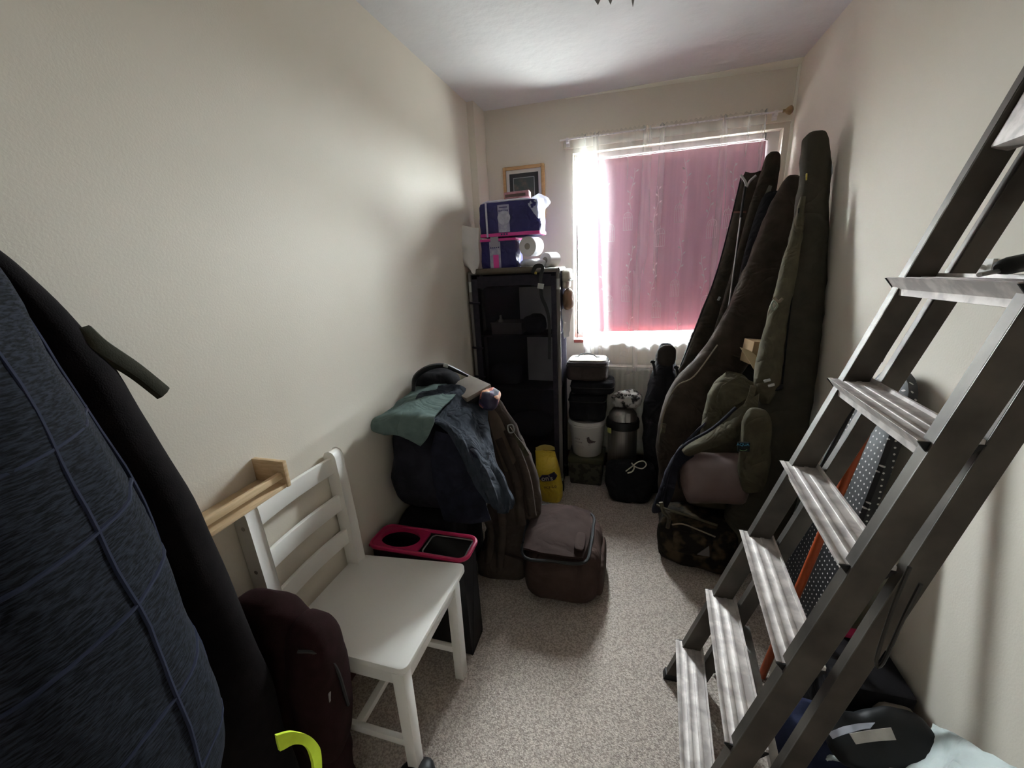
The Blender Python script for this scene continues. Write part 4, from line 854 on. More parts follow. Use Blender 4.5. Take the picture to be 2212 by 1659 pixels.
# ================================================================ heap of bags on the left
d1_ = thing('duffel_bag', 'large black duffel bag at the bottom of the heap by the left wall', 'bag', (-.80, 1.52, 0))
mb = MB(); mb.soft((-.835, 1.53, .235), (.27, .46, .47), 5, 14, nz=.016, nf=7, seed=11); mb.build('body', M_DARKBAG, d1_)
MB().tube([(-.76, 1.295, .43), (-.75, 1.29, .30), (-.76, 1.30, .12), (-.76, 1.33, .02)], .018, 6, 4, flat=.25, up=(0, 1, 0)).build('strap', M_BLKPL, d1_)
d2_ = thing('duffel_bag', 'soft charcoal bag heaped under the green shirt and jeans', 'bag', (-.80, 1.50, .47))
mb = MB(); mb.soft((-.795, 1.52, .680), (.35, .46, .425), 3.4, 14, nz=.018, nf=7, seed=4, warp=lambda q: (q.x - .1 * max(0, q.z) * (1 if q.x > 0 else 0), q.y + .10 * max(0, q.z), q.z)); mb.build('body', mat('charcoal_fleece', '1f1e24', .95, '28262e', 14, weave=.5, crease=.04, cscale=7), d2_)
mb = MB(); mb.sheet([[(-0.695, 1.285, 0.886), (-0.612, 1.285, 0.864), (-0.541, 1.300, 0.787)], [(-0.722, 1.275, 0.774), (-0.615, 1.270, 0.767), (-0.523, 1.285, 0.710)], [(-0.718, 1.275, 0.634), (-0.619, 1.270, 0.618), (-0.515, 1.290, 0.588)], [(-0.694, 1.280, 0.508), (-0.595, 1.280, 0.501), (-0.505, 1.300, 0.511)]], 5, 5, .006, .012, (9, 9, 9), 5)
tag(mb.build('navy_fleece', mat('navy_black_fleece', '17171f', .95, '1f1f2a', 20, weave=.4, crease=.05, cscale=8)), 'navy-black garment hanging beneath the jeans on the heap', 'garment')
M_SHIRT = mat('grey_green_cotton', '4e5c59', .95, '576562', 26, weave=.3, crease=.03, cscale=9)
mb = MB(); mb.sheet([[(-0.922, 1.600, 0.959), (-0.816, 1.600, 0.978), (-0.717, 1.600, 0.956)], [(-0.937, 1.470, 0.938), (-0.808, 1.470, 0.964), (-0.709, 1.480, 0.945)], [(-0.937, 1.340, 0.931), (-0.823, 1.340, 0.956), (-0.706, 1.340, 0.940)], [(-0.950, 1.275, 0.922), (-0.832, 1.260, 0.948), (-0.684, 1.270, 0.949)], [(-0.954, 1.258, 0.884), (-0.836, 1.232, 0.888), (-0.680, 1.250, 0.928)], [(-0.918, 1.256, 0.868), (-0.804, 1.228, 0.877), (-0.710, 1.236, 0.869)], [(-0.880, 1.256, 0.875), (-0.783, 1.230, 0.867), (-0.737, 1.238, 0.840)]], 6, 6, .005, .009, (11, 11, 11), 2)
tag(mb.build('green_shirt', M_SHIRT), 'grey-green T-shirt thrown over the top of the heap', 'shirt')
M_JEAN = mat('charcoal_denim', '26292f', .95, '31353d', 30, weave=.4, crease=.05, cscale=10, cstretch=(1.6, 1, .7))
mb = MB(); mb.sheet([[(-0.854, 1.560, 0.963), (-0.750, 1.580, 0.978), (-0.672, 1.620, 0.925), (-0.618, 1.640, 0.859)], [(-0.845, 1.430, 0.964), (-0.743, 1.460, 0.938), (-0.643, 1.510, 0.890), (-0.577, 1.550, 0.815)], [(-0.765, 1.340, 0.936), (-0.685, 1.370, 0.900), (-0.602, 1.430, 0.842), (-0.539, 1.480, 0.752)], [(-0.655, 1.285, 0.898), (-0.591, 1.300, 0.859), (-0.544, 1.360, 0.787), (-0.498, 1.420, 0.691)], [(-0.597, 1.262, 0.820), (-0.537, 1.275, 0.772), (-0.491, 1.330, 0.698), (-0.455, 1.380, 0.634)], [(-0.557, 1.255, 0.723), (-0.498, 1.262, 0.687), (-0.452, 1.310, 0.624), (-0.417, 1.350, 0.584)], [(-0.502, 1.250, 0.631), (-0.469, 1.255, 0.597), (-0.448, 1.280, 0.563), (-0.417, 1.330, 0.559)]], 6, 6, .006, .010, (12, 12, 9), 7, ridge=lambda i, j: .008 * math.sin(j * 17 + 4 * i) * i + .005 * math.sin(j * 34 + 3 * i) * i)
tag(mb.build('dark_jeans', M_JEAN), 'charcoal denim trousers trailing down the front of the heap', 'trousers')
cpp = thing('peaked_hat', 'black peaked hat with curved peak on top of the heap against the wall', 'hat', (-.84, 1.62, .93))
mb = MB(); mb.soft((-0.858, 1.660, 0.955), (.21, .17, .13), 2.3, 10, nz=.012, nf=14); mb.build('crown', M_DARKBAG, cpp)
mb = MB(); mb.tube([(-0.908, 1.520, 0.959), (-0.904, 1.550, 1.014), (-0.854, 1.580, 1.049), (-0.789, 1.600, 1.056), (-0.741, 1.620, 1.031), (-0.700, 1.650, 0.998)], [.012, .02, .022, .02, .018, .012], 8, 5, flat=.5, up=(0, .5, 1)); mb.build('peak', M_BLKPL, cpp)
MB().box((-0.766, 1.575, 1.063), (.022, .006, .018), (0, .3, 0)).build('buckle', M_JOINT, cpp, bevel=.002)
gb = thing('grey_book_box', 'flat grey-brown box lying on the heap beside the black hat', 'box', (-.68, 1.66, .90))
MB().box((-0.692, 1.630, 0.947), (.155, .14, .022), (.22, .12, -.55)).build('lid', mat('grey_brown_card', '6a615a', .7, '746b63', 10), gb, bevel=.003)
MB().box(V((-0.692, 1.630, 0.947)) + V(.003, .003, -.022), (.15, .135, .026), (.22, .12, -.55)).build('base', M_DARKBAG, gb, bevel=.002)
mb = MB(); mb.soft((-0.584, 1.600, 0.910), (.085, .10, .095), 2.4, 10, nz=.010, nf=20, rot=(0, .5, 0))
fl_ = bpy.data.materials.new('floral_print'); fl_.use_nodes = True; N = fl_.node_tree.nodes; L = fl_.node_tree.links
vo = N.new('ShaderNodeTexVoronoi'); vo.inputs['Scale'].default_value = 38; rp_ = N.new('ShaderNodeValToRGB'); rp_.color_ramp.interpolation = 'CONSTANT'
e = rp_.color_ramp.elements; e[0].color = srgb('241f38'); e[1].position = .45; e[1].color = srgb('c97a6c'); x_ = e.new(.62); x_.color = srgb('241f38'); x_ = e.new(.74); x_.color = srgb('d9a184'); x_ = e.new(.86); x_.color = srgb('4a3a5c')
tc = N.new('ShaderNodeTexCoord'); L.new(tc.outputs['Object'], vo.inputs['Vector']); sp = N.new('ShaderNodeSeparateColor'); L.new(vo.outputs['Color'], sp.inputs[0]); L.new(sp.outputs[0], rp_.inputs[0]); L.new(rp_.outputs[0], N['Principled BSDF'].inputs['Base Color'])
tag(mb.build('floral_pouch', fl_), 'small dark pouch with coral flower print beside the grey box', 'pouch')

# folded bed chair: quilted slab leaning back
M_BED = mat('brown_quilted_fabric', '3b322d', .85, '463c36', 16, weave=.4, crease=.03, cscale=9)
bc = thing('folded_bedchair', 'folded brown quilted bed chair leaning against the heap', 'bed chair', (-.58, 1.62, 0))
pb = [(-0.679, 1.860, 0.808), (-0.667, 1.850, 0.787), (-0.594, 1.800, 0.600), (-0.533, 1.735, 0.382), (-0.543, 1.680, 0.177), (-0.570, 1.630, 0.031), (-.575, 1.60, .06), (-.575, 1.59, .005)]
mb = MB(); mb.loft(bagloft(pb, [.03, .055, .10, .13, .135, .13, .125, .12], [.02, .035, .05, .06, .065, .07, .07, .06], (1, .12, 0), 30, 3, 6, .012, 12, 3)); bbod = mb.build('mattress', M_BED, bc)
for pts in [[(-0.563, 1.765, 0.705), (-0.464, 1.7, 0.511), (-0.422, 1.635, 0.331)], [(-0.609, 1.765, 0.653), (-0.513, 1.7, 0.456), (-0.474, 1.635, 0.272)], [(-0.632, 1.67, 0.409), (-0.567, 1.62, 0.321), (-0.568, 1.54, 0.093)], [(-0.681, 1.67, 0.298), (-0.629, 1.62, 0.207), (-0.642, 1.54, 0.038)]]:
    MB().tube([V(q) + V(.004, -.014, 0) for q in pts], .021, 10, 5, flat=.8, up=(0, 1, 0)).build('quilted_rib', M_BED, bc)
mb = MB(); mb.sheet([[(-0.674, 1.800, 0.795), (-0.636, 1.800, 0.784), (-0.602, 1.790, 0.741)], [(-0.645, 1.765, 0.687), (-0.589, 1.760, 0.681), (-0.541, 1.750, 0.640)], [(-0.601, 1.725, 0.573), (-0.552, 1.720, 0.579), (-0.497, 1.725, 0.606)], [(-0.569, 1.700, 0.506), (-0.545, 1.700, 0.513), (-0.492, 1.725, 0.594)]], 5, 5, .006, .003, (12, 12, 12)); mb.build('flat_panel', mat('taupe_panel', '54483f', .85, '5d5047', 20, weave=.4), bc)
mb = MB(); mb.tube([(-0.552, 1.745, 0.714), (-0.519, 1.735, 0.673), (-0.482, 1.725, 0.632), (-0.454, 1.715, 0.591)], .014, 6, 4, flat=.3, up=(0, 1, 0)); s_ = mb.build('strap', M_KH, bc)
MB().tube([(-0.550, 1.732, 0.732), (-0.526, 1.732, 0.738), (-0.521, 1.730, 0.706), (-0.544, 1.730, 0.699)], .0035, 6, 3, closed=True).build('buckle', M_JOINT, s_)

# brown carryall on the carpet
M_BRN = mat('brown_carryall_nylon', '3a2d29', .6, '43342f', 14, weave=.3, spec=.45, bump=.1, bscale=20, crease=.025, cscale=8)
M_BRNT = mat('mauve_brown_lid', '2a1f1c', .9, '302421', 10, weave=.3, spec=.1, crease=.014, cscale=6)
cy = thing('brown_carryall', 'squat brown carryall with a square lid on the carpet', 'bag', (-.27, 1.66, 0))
mb = MB(); mb.soft((-.268, 1.645, .135), (.345, .42, .27), 4.5, 14, nz=.010, nf=8, seed=8, warp=lambda q: (q.x * (1.02 - .14 * max(0, q.z)), q.y * (1.0 - .08 * max(0, q.z)), q.z)); mb.build('body', M_BRN, cy)
mb = MB(); mb.sheet([[(-.425, 1.800, .268), (-.33, 1.815, .279), (-.24, 1.812, .279), (-.165, 1.79, .270)], [(-.435, 1.70, .276), (-.33, 1.70, .289), (-.24, 1.70, .290), (-.155, 1.69, .277)], [(-.437, 1.57, .274), (-.33, 1.56, .288), (-.24, 1.56, .290), (-.150, 1.565, .275)], [(-.425, 1.468, .262), (-.34, 1.452, .270), (-.25, 1.448, .270), (-.165, 1.462, .260)]], 6, 6, .012, .006, (14, 14, 14)); mb.build('lid', M_BRNT, cy)
loopp = [(-.43, 1.80, .255), (-.30, 1.822, .262), (-.16, 1.80, .255), (-.142, 1.68, .258), (-.142, 1.56, .255), (-.16, 1.46, .245), (-.29, 1.437, .248), (-.43, 1.46, .246)]
MB().tube(loopp, .007, 8, 5, closed=True).build('piping', M_BLKPL, cy)
MB().tube([(-.442, 1.74, .25), (-.452, 1.64, .262), (-.442, 1.52, .245)], .020, 6, 4, flat=.35, up=(1, 0, 0)).build('grab_strap', M_BLKPL, cy)
mb = MB(); mb.soft((-.185, 1.535, .291), (.045, .12, .014), 4, 6, rot=(0, .12, 0)); mb.build('handle_pad', M_BRNT, cy)
mb = MB(); mb.soft((-.105, 1.64, .10), (.05, .30, .15), 3.5, 10, nz=.006, nf=14); mb.build('side_pocket', M_BRN, cy)

# yellow bag of bird food
yb_ = thing('yellow_food_bag', 'crumpled yellow paper bag of pet food beside the cupboard foot', 'food bag', (-.47, 2.285, 0))
M_YEL = mat('yellow_printed_film', 'c9ab2e', .4, 'd3b73a', 8, bump=.3, bscale=24, bdist=.004, spec=.5, crease=.03, cscale=14)
mb = MB(); mb.loft([[V(-.47 + dx, 2.285 + dy, z) + (p - V(0, 0, 0)) for p in ring((0, 0, 0), (.0001, 0, 1), (1, 0, 0), rx, ry, 24, 3.2)] for z, rx, ry, dx, dy in ((.004, .064, .040, .01, 0), (.03, .074, .047, .01, 0), (.10, .078, .052, .006, 0), (.20, .074, .048, -.004, 0), (.26, .070, .038, -.012, .002), (.30, .066, .020, -.018, .006), (.335, .064, .008, -.024, .012))])
mb.v = [tuple(V(p) + V(p).normalized() * .006 * noise.noise(V(p) * 22)) for p in mb.v]; yb = mb.build('bag', M_YEL, yb_)
mb = MB(); mb.sheet([[(-.552, 2.297, .325), (-.49, 2.30, .345), (-.43, 2.297, .35)], [(-.55, 2.280, .36), (-.49, 2.287, .385), (-.432, 2.287, .375)]], 5, 5, .003, .008, (24, 24, 24)); mb.build('open_top', mat('pale_yellow_liner', 'b8a860', .7), yb_)
mb = MB(); yy = 2.2285
pts = [(-.52, .178), (-.505, .198), (-.462, .205), (-.428, .228), (-.408, .205), (-.420, .182), (-.448, .168), (-.50, .160)]
mb.add([(x, yy - .004 - .02 * abs(x + .47), z) for x, z in pts] + [(x, yy + .01, z) for x, z in pts], [tuple(range(8)), tuple(range(8, 16))[::-1]] + [(i, (i + 1) % 8, 8 + (i + 1) % 8, 8 + i) for i in range(8)]); mb.build('logo_plate', mat('navy_logo', '2b2440', .5), yb_, smooth=False)
text('logo_lettering', "on's", (-.470, yy - .0072, .186), .046, mat('logo_white', 'd8d0c0', .5), yb_, (1, 0, .18), (0, 0, 1))
text('product_lettering', 'ncy-Lo', (-.452, yy - .0035, .128), .030, mat('brown_ink', '4a3418', .6), yb_, (1, 0, .22), (0, 0, 1))

# slim bin with a pink rim
M_PINKR = mat('magenta_plastic', '9c1f4a', .4, 'a8234f', 6)
bn_ = thing('slim_bin', 'slim black two-hole bin with a magenta rim behind the chair', 'bin', (-.75, 1.19, 0))
bx0, bx1, by0, by1, bz = -.952, -.548, 1.128, 1.262, .452
mb = MB(); t_ = .005
for a, b in (((bx0 + .012, by0 + .008), (bx1 - .012, by0 + .013)), ((bx0 + .012, by1 - .013), (bx1 - .012, by1 - .008)), ((bx0 + .012, by0 + .013), (bx0 + .017, by1 - .013)), ((bx1 - .017, by0 + .013), (bx1 - .012, by1 - .013))): mb.span((a[0], a[1], 0), (b[0], b[1], bz))
mb.span((bx0 + .012, by0 + .008, 0), (bx1 - .012, by1 - .008, .006)); mb.build('tub', mat('black_bin_plastic', '151214', .5), bn_, bevel=.003)
def rrect(x0, x1, y0, y1, z, r, n=6):
    out = []
    for cx_, cy_, a in ((x1 - r, y1 - r, 0), (x0 + r, y1 - r, 90), (x0 + r, y0 + r, 180), (x1 - r, y0 + r, 270)):
        for k in range(n + 1): th = math.radians(a + 90 * k / n); out.append((cx_ + r * math.cos(th), cy_ + r * math.sin(th), z))
    return out
MB().tube(rrect(bx0, bx1, by0, by1, bz, .035), .0085, 8, closed=True).build('rim', M_PINKR, bn_)
xm = -.745; ov = []; n = 48                        # left half: plate with an oval hole
ocx, ocy = (bx0 + xm) / 2, (by0 + by1) / 2; rx_, ry_ = (xm - bx0) / 2 - .022, (by1 - by0) / 2 - .014
mb = MB(); outer = []
for k in range(n):
    th = 2 * math.pi * k / n; cs, sn = math.cos(th), math.sin(th); m_ = max(abs(cs), abs(sn)); outer.append((ocx + (xm - bx0) / 2 * cs / m_, ocy + (by1 - by0 - .006) / 2 * sn / m_))
inner = [(ocx + rx_ * math.cos(2 * math.pi * k / n), ocy + ry_ * math.sin(2 * math.pi * k / n)) for k in range(n)]
mb.v = [(x, y, bz + .004) for x, y in outer] + [(x, y, bz + .004) for x, y in inner] + [(x, y, bz - .004) for x, y in outer] + [(x, y, bz - .010) for x, y in inner]
for k in range(n):
    q = (k + 1) % n; mb.f += [(k, q, n + q, n + k), (2 * n + q, 2 * n + k, 3 * n + k, 3 * n + q), (n + k, n + q, 3 * n + q, 3 * n + k), (q, k, 2 * n + k, 2 * n + q)]
mb.build('lid_plate', M_PINKR, bn_, angle=50)
MB().tube(rrect(xm + .012, bx1 - .010, by0 + .012, by1 - .012, bz - .004, .02), .003, 6, closed=True).build('bag_clip', M_GREYP, bn_)

# ================================================================ pine rack on the left wall
M_PINER = mat('raw_pine', 'cfb592', .6, 'bfa37e', 4, stretch=(8, 2, 40), bump=.06)
rk2 = thing('pine_rack', 'small raw pine rack with a rail, fixed to the left wall behind the chair', 'rack', (-.94, .6, .92))
MB().span((XL + .0005, .772, .925), (-.876, .784, 1.0)).build('end_panel', M_PINER, rk2, bevel=.001)
MB().span((XL + .0005, .36, .925), (-.876, .372, 1.0)).build('end_panel', M_PINER, rk2, bevel=.001)
MB().span((-.900, .372, .950), (-.886, .772, .968)).build('front_rail', M_PINER, rk2, bevel=.002)
MB().span((XL + .0005, .372, .925), (-.880, .772, .936)).build('base_board', M_PINER, rk2, bevel=.001)

# ================================================================ coats hanging near the camera on the left
def coat(name, label, cat, levels, m, wr, seed, n=40, p=2.4):
    t = thing(name, label, cat, (-.85, .2, .4))
    return t
hk_ = thing('coat_hook', 'black wall hook carrying the coats', 'hook', (-.95, .2, 1.66))
MB().span((XL + .0005, .17, 1.62), (XL + .012, .21, 1.72)).build('plate', M_BLKPL, hk_, bevel=.002)
MB().tube([(XL + .008, .19, 1.69), (-.93, .19, 1.67), (-.91, .19, 1.69)], .006, 8, 4).build('prong', M_BLKPL, hk_)
def body(levels, wr, wf, seed, n=44, p=2.3, smooth=6):
    """levels: (z, x0, x1, y0, y1); a hanging garment as a closed loft with folds"""
    L_ = crom([(a[0], a[1], a[2]) for a in levels], smooth); K_ = crom([(a[3], a[4], 0) for a in levels], smooth); rings = []
    for q, k in zip(L_, K_):
        z, x0, x1 = q; y0, y1 = k.x, k.y; c_ = V((x0 + x1) / 2, (y0 + y1) / 2, z)
        r = ring(c_, (0, 0, 1), (1, 0, 0), max((x1 - x0) / 2, .003), max((y1 - y0) / 2, .003), n, p)
        rings.append([u_ + (u_ - c_).normalized() * wr * (noise.noise(V(u_.x * wf, u_.y * wf, u_.z * wf * .45) + V(seed, 0, 0)) + .5 * noise.noise(V(u_.x * wf * 2.3, u_.y * wf * 2.3, u_.z * wf) + V(0, seed, 0))) for u_ in r])
    return MB().loft(rings)
# grey-blue jacket: knitted outer with quilting lines
jm = bpy.data.materials.new('slate_knit'); jm.use_nodes = True; N = jm.node_tree.nodes; L = jm.node_tree.links; b = N['Principled BSDF']; b.inputs['Roughness'].default_value = .95; b.inputs['Specular IOR Level'].default_value = .15
tc = N.new('ShaderNodeTexCoord'); n1 = N.new('ShaderNodeTexNoise'); n1.inputs['Scale'].default_value = 210; n1.inputs['Detail'].default_value = 2
mp = N.new('ShaderNodeMapping'); mp.inputs['Scale'].default_value = (.35, .35, 2.2); L.new(tc.outputs['Object'], mp.inputs[0]); L.new(mp.outputs[0], n1.inputs['Vector'])
r1_ = N.new('ShaderNodeValToRGB'); r1_.color_ramp.elements[0].position = .38; r1_.color_ramp.elements[0].color = srgb('08090d'); r1_.color_ramp.elements[1].position = .62; r1_.color_ramp.elements[1].color = srgb('23262f'); L.new(n1.outputs[0], r1_.inputs[0]); L.new(r1_.outputs[0], b.inputs['Base Color'])
bp = N.new('ShaderNodeBump'); bp.inputs['Strength'].default_value = .7; bp.inputs['Distance'].default_value = .003; L.new(n1.outputs[0], bp.inputs['Height']); L.new(bp.outputs[0], b.inputs['Normal'])
jk = thing('slate_jacket', 'slate-blue knitted jacket with quilting seams, nearest the camera on the left', 'jacket', (-.8, .2, .42))
lv = [(1.70, -.93, -.89, .14, .22), (1.66, -.96, -.82, .08, .27), (1.56, -.965, -.66, .03, .325), (1.40, -.965, -.60, .0, .345), (1.22, -.965, -.585, .0, .365), (1.05, -.965, -.575, .0, .375), (.88, -.965, -.575, .0, .378), (.74, -.965, -.58, .0, .370), (.60, -.965, -.60, .0, .345), (.56, -.95, -.62, .02, .33)]
mb = body(lv, .016, 9, 3); mb.build('shell', jm, jk)
M_SEAM = mat('navy_seam', '1c2033', .9)
def girdle(z, dz, r=.0035):
    for a, b2 in zip(lv, lv[1:]):
        if a[0] >= z >= b2[0]:
            s_ = (a[0] - z) / (a[0] - b2[0]); x0, x1, y0, y1 = [a[i] + (b2[i] - a[i]) * s_ for i in (1, 2, 3, 4)]
    c_ = V((x0 + x1) / 2, (y0 + y1) / 2, z); return c_, (x1 - x0) / 2, (y1 - y0) / 2
def onj(th, z, e=.0):
    c_, rx, ry = girdle(z, 0); cs, sn = math.cos(th), math.sin(th); u_ = c_ + V(rx * math.copysign(abs(cs) ** (2 / 2.3), cs), ry * math.copysign(abs(sn) ** (2 / 2.3), sn), 0)
    d_ = (u_ - c_).normalized(); wr, wf, seed = .016, 9, 3
    return u_ + d_ * (e + wr * (noise.noise(V(u_.x * wf, u_.y * wf, u_.z * wf * .45) + V(seed, 0, 0)) + .5 * noise.noise(V(u_.x * wf * 2.3, u_.y * wf * 2.3, u_.z * wf) + V(0, seed, 0))))
for z in (1.30, 1.19, 1.08, .92, .78):
    MB().tube([onj(math.radians(a), z - .02 * math.sin(math.radians(a)) + .0006 * a, .0005) for a in range(-60, 111, 6)], .003, 6).build('quilting_seam', M_SEAM, jk)
for a in (22, 62, 100):
    MB().tube([onj(math.radians(a), z / 100, .0005) for z in range(60, 150, 3)], .003, 6).build('quilting_seam', M_SEAM, jk)
# dark maroon-black coat behind it
ck = thing('dark_coat', 'long brown-black coat hanging behind the slate jacket', 'coat', (-.85, .4, .1))
lv2 = [(1.56, -.955, -.90, .36, .39), (1.50, -.965, -.86, .365, .42), (1.40, -.97, -.83, .375, .455), (1.26, -.97, -.80, .385, .485), (1.10, -.97, -.77, .395, .505), (.92, -.97, -.75, .395, .515), (.70, -.97, -.73, .395, .525), (.50, -.97, -.72, .39, .530), (.30, -.97, -.71, .38, .53), (.20, -.96, -.72, .39, .52)]
mb = body(lv2, .010, 8, 9); mb.build('shell', mat('brown_black_wool', '0f0b0c', .95, '151011', 40, weave=.5), ck)
MB().tube([(XL + .001, .355, 1.585), (-.955, .355, 1.58), (-.928, .355, 1.565), (-.928, .355, 1.545)], .005, 8, 4).build('hanging_loop', M_BLK, ck)
mb = MB(); mb.tube([(-0.845, 0.436, 1.406), (-0.830, 0.447, 1.376), (-0.830, 0.484, 1.329), (-0.830, 0.517, 1.277)], [.018, .0165, .0155, .0155], 8, 5, flat=.65, up=(1, 0, 0))
tag(mb.build('strap_end', mat('dark_olive_webbing', '2b2920', .8, '35332a', 40, weave=.4)), 'stiff dark olive strap sticking out from the coats', 'strap')
# maroon rucksack below
M_MAR = mat('maroon_black_fabric', '20100f', .9, '281517', 30, weave=.4)
mr = thing('maroon_rucksack', 'dark maroon rucksack standing beside the chair under the coats', 'rucksack', (-.80, .45, 0))
mb = MB(); mb.loft(bagloft([(-.835, .605, .012), (-.835, .605, .06), (-.835, .605, .25), (-.835, .605, .48), (-.835, .605, .62), (-.84, .605, .70), (-.84, .605, .725)], [.11, .125, .13, .13, .125, .09, .03], [.05, .062, .066, .066, .06, .045, .02], (1, 0, 0), 28, 2.8, 5, .012, 9, 5)); mb.build('body', M_MAR, mr)
mb = MB(); mb.soft((-.725, .600, .47), (.12, .13, .46), 3.0, 12, nz=.010, nf=10, rot=(0, .06, .1)); mb.build('front_pocket', M_MAR, mr)
MB().tube([(-.700, .545, .66), (-.672, .565, .64), (-.662, .60, .56), (-.660, .61, .42)], .004, 6, 5).build('zip', M_BLKPL, mr)
MB().box((-.668, .575, .50), (.004, .02, .028), (0, .1, .2)).build('zip_puller', M_GREYP, mr, bevel=.002)
# hi-vis vest caught below
mb = MB(); mb.sheet([[(-0.600, 0.387, 0.670), (-0.595, 0.412, 0.644), (-0.590, 0.437, 0.599), (-0.590, 0.454, 0.538), (-0.590, 0.443, 0.486), (-0.600, 0.430, 0.412)], [(-0.600, 0.385, 0.633), (-0.595, 0.410, 0.613), (-0.590, 0.425, 0.587), (-0.588, 0.432, 0.553), (-0.588, 0.426, 0.512), (-0.600, 0.414, 0.442)]], 5, 5, .006, .004, (16, 16, 16))
hv = tag(mb.build('hi_vis_band', mat('fluorescent_yellow', 'b9cf2e', .7, 'c6dc3a', 30)), 'fluorescent yellow-green reflective band in front of the maroon rucksack', 'hi-vis band')
mb = MB(); mb.soft((-.555, .665, .04), (.12, .16, .08), 3, 10, nz=.006, nf=14, rot=(0, 0, .3)); tag(mb.build('black_shoe', M_BLKPL), 'toe of a black shoe at the bottom edge beside the chair leg', 'shoe')

# ================================================================ ironing board, poles and clutter behind the ladder
dm = bpy.data.materials.new('polka_dot_cover'); dm.use_nodes = True; N = dm.node_tree.nodes; L = dm.node_tree.links; b = N['Principled BSDF']; b.inputs['Roughness'].default_value = .55
uv = N.new('ShaderNodeUVMap'); mp = N.new('ShaderNodeMapping'); mp.inputs['Scale'].default_value = (50, 50, 1); L.new(uv.outputs[0], mp.inputs[0])
vo = N.new('ShaderNodeTexVoronoi'); vo.voronoi_dimensions = '2D'; vo.inputs['Scale'].default_value = 1; vo.inputs['Randomness'].default_value = 0; L.new(mp.outputs[0], vo.inputs['Vector'])
cr = N.new('ShaderNodeValToRGB'); cr.color_ramp.interpolation = 'CONSTANT'; cr.color_ramp.elements[0].color = srgb('c4c0bb'); cr.color_ramp.elements[1].position = .15; cr.color_ramp.elements[1].color = srgb('141316'); L.new(vo.outputs['Distance'], cr.inputs[0]); L.new(cr.outputs[0], b.inputs['Base Color'])
ib = thing('ironing_board', 'ironing board in a black polka-dot cover leaning against the right wall', 'ironing board', (.70, 1.5, 0))
# board outline in (s along length, w across), nose up
def bpt(s_, w, d): # s: height on the board, w across (y), d off its face
    z = s_ * .9916; return V(.770 - (1.13 - z) * .13 - d, 1.500 - w, z + d * .13)
out = []
for k in range(13): t_ = math.pi * k / 12; out.append((1.03 + .10 * math.sin(t_) ** .8, .092 * math.cos(t_) + .09))
left = [(.95, -.035), (.85, -.075), (.70, -.11), (.50, -.14), (.30, -.15), (.06, -.15)]; right = [(.06, .20), (.30, .20), (.50, .20), (.70, .198), (.85, .194), (.95, .188)]
poly = out + left + right
mb = MB(); nn = len(poly); cs_, cw_ = .55, .03
mb.v = [tuple(bpt(s_, w, .0)) for s_, w in poly] + [tuple(bpt(s_, w, .022)) for s_, w in poly] + [tuple(bpt(cs_ + (s_ - cs_) * .965, cw_ + (w - cw_) * .93, .030)) for s_, w in poly]
mb.f = [tuple(range(nn)), tuple(range(2 * nn, 3 * nn))] + [(i, (i + 1) % nn, nn + (i + 1) % nn, nn + i) for i in range(nn)] + [(nn + i, nn + (i + 1) % nn, 2 * nn + (i + 1) % nn, 2 * nn + i) for i in range(nn)]
bo = mb.build('padded_cover', dm, ib, angle=30)
ul = bo.data.uv_layers.new(name='UVMap')
for lp in bo.data.loops:
    c_ = bo.data.vertices[lp.vertex_index].co; ul.data[lp.index].uv = (c_.y + c_.x, c_.z)
for w in (-.06, .12):
    MB().tube([bpt(.03, w, -.012), bpt(.75, w * .5, -.012)], .010, 10).build('folded_leg', M_GREYP, ib)
MB().tube([bpt(.02, -.12, -.012), bpt(.02, .17, -.012)], .011, 10).build('foot_bar', M_BLKPL, ib)
mb = MB(); mb.tube([(.492, 1.30, .006), (.579, 1.30, .545), (.668, 1.30, 1.095)], .0125, 14); br = thing('broom_handle', 'orange-brown wooden broom handle leaning behind the ladder', 'pole', (.5, 1.3, 0))
mb.build('shaft', mat('terracotta_varnish', '9c4522', .4, '8a3a1b', 6, stretch=(20, 20, 2)), br)
tp = thing('telescopic_pole', 'black telescopic pole with a silver tip behind the upper ladder rungs', 'pole', (.6, 1.275, .2))
MB().tube([(.597, 1.275, 1.06), (.640, 1.275, 1.225)], .0075, 10).build('silver_collar', M_JOINT, tp)
MB().tube([(.33, 1.275, .01), (.60, 1.275, 1.07)], .0065, 10).build('lower_shaft', M_BLKPL, tp)
MB().tube([(.628, 1.275, 1.18), (.705, 1.275, 1.47)], .011, 10).build('black_grip', M_BLKPL, tp)
mb = MB(); mb.tube([(.7975, 1.255, 1.405), (.775, 1.262, 1.415), (.765, 1.25, 1.398), (.772, 1.24, 1.385)], .005, 8, 4); mb.span((.790, 1.24, 1.37), (.7978, 1.275, 1.43))
tag(mb.build('wall_hook', mat('white_hook_plastic', 'c9c6c0', .5)), 'small white hook on the right wall behind the ladder', 'hook')
# screwdriver lying on the top visible tread
sd = thing('screwdriver', 'black-handled screwdriver lying on the highest ladder tread', 'screwdriver', (.63, .92, 1.411))
a, c_ = V(.578, .905, 1.4205), V(.655, .955, 1.4275)
ax_ = (c_ - a).normalized()
MB().tube([a - ax_ * .03, a + ax_ * .02], .004, 8).build('shaft', M_JOINT, sd)
mb = MB(); mb.lathe([(.006, 0), (.012, .01), (.015, .03), (.0155, .07), (.014, .09), (.006, .098)], a + ax_ * .015 + V(0, 0, .0055), 14, ax_); mb.build('handle', M_BLKPL, sd)
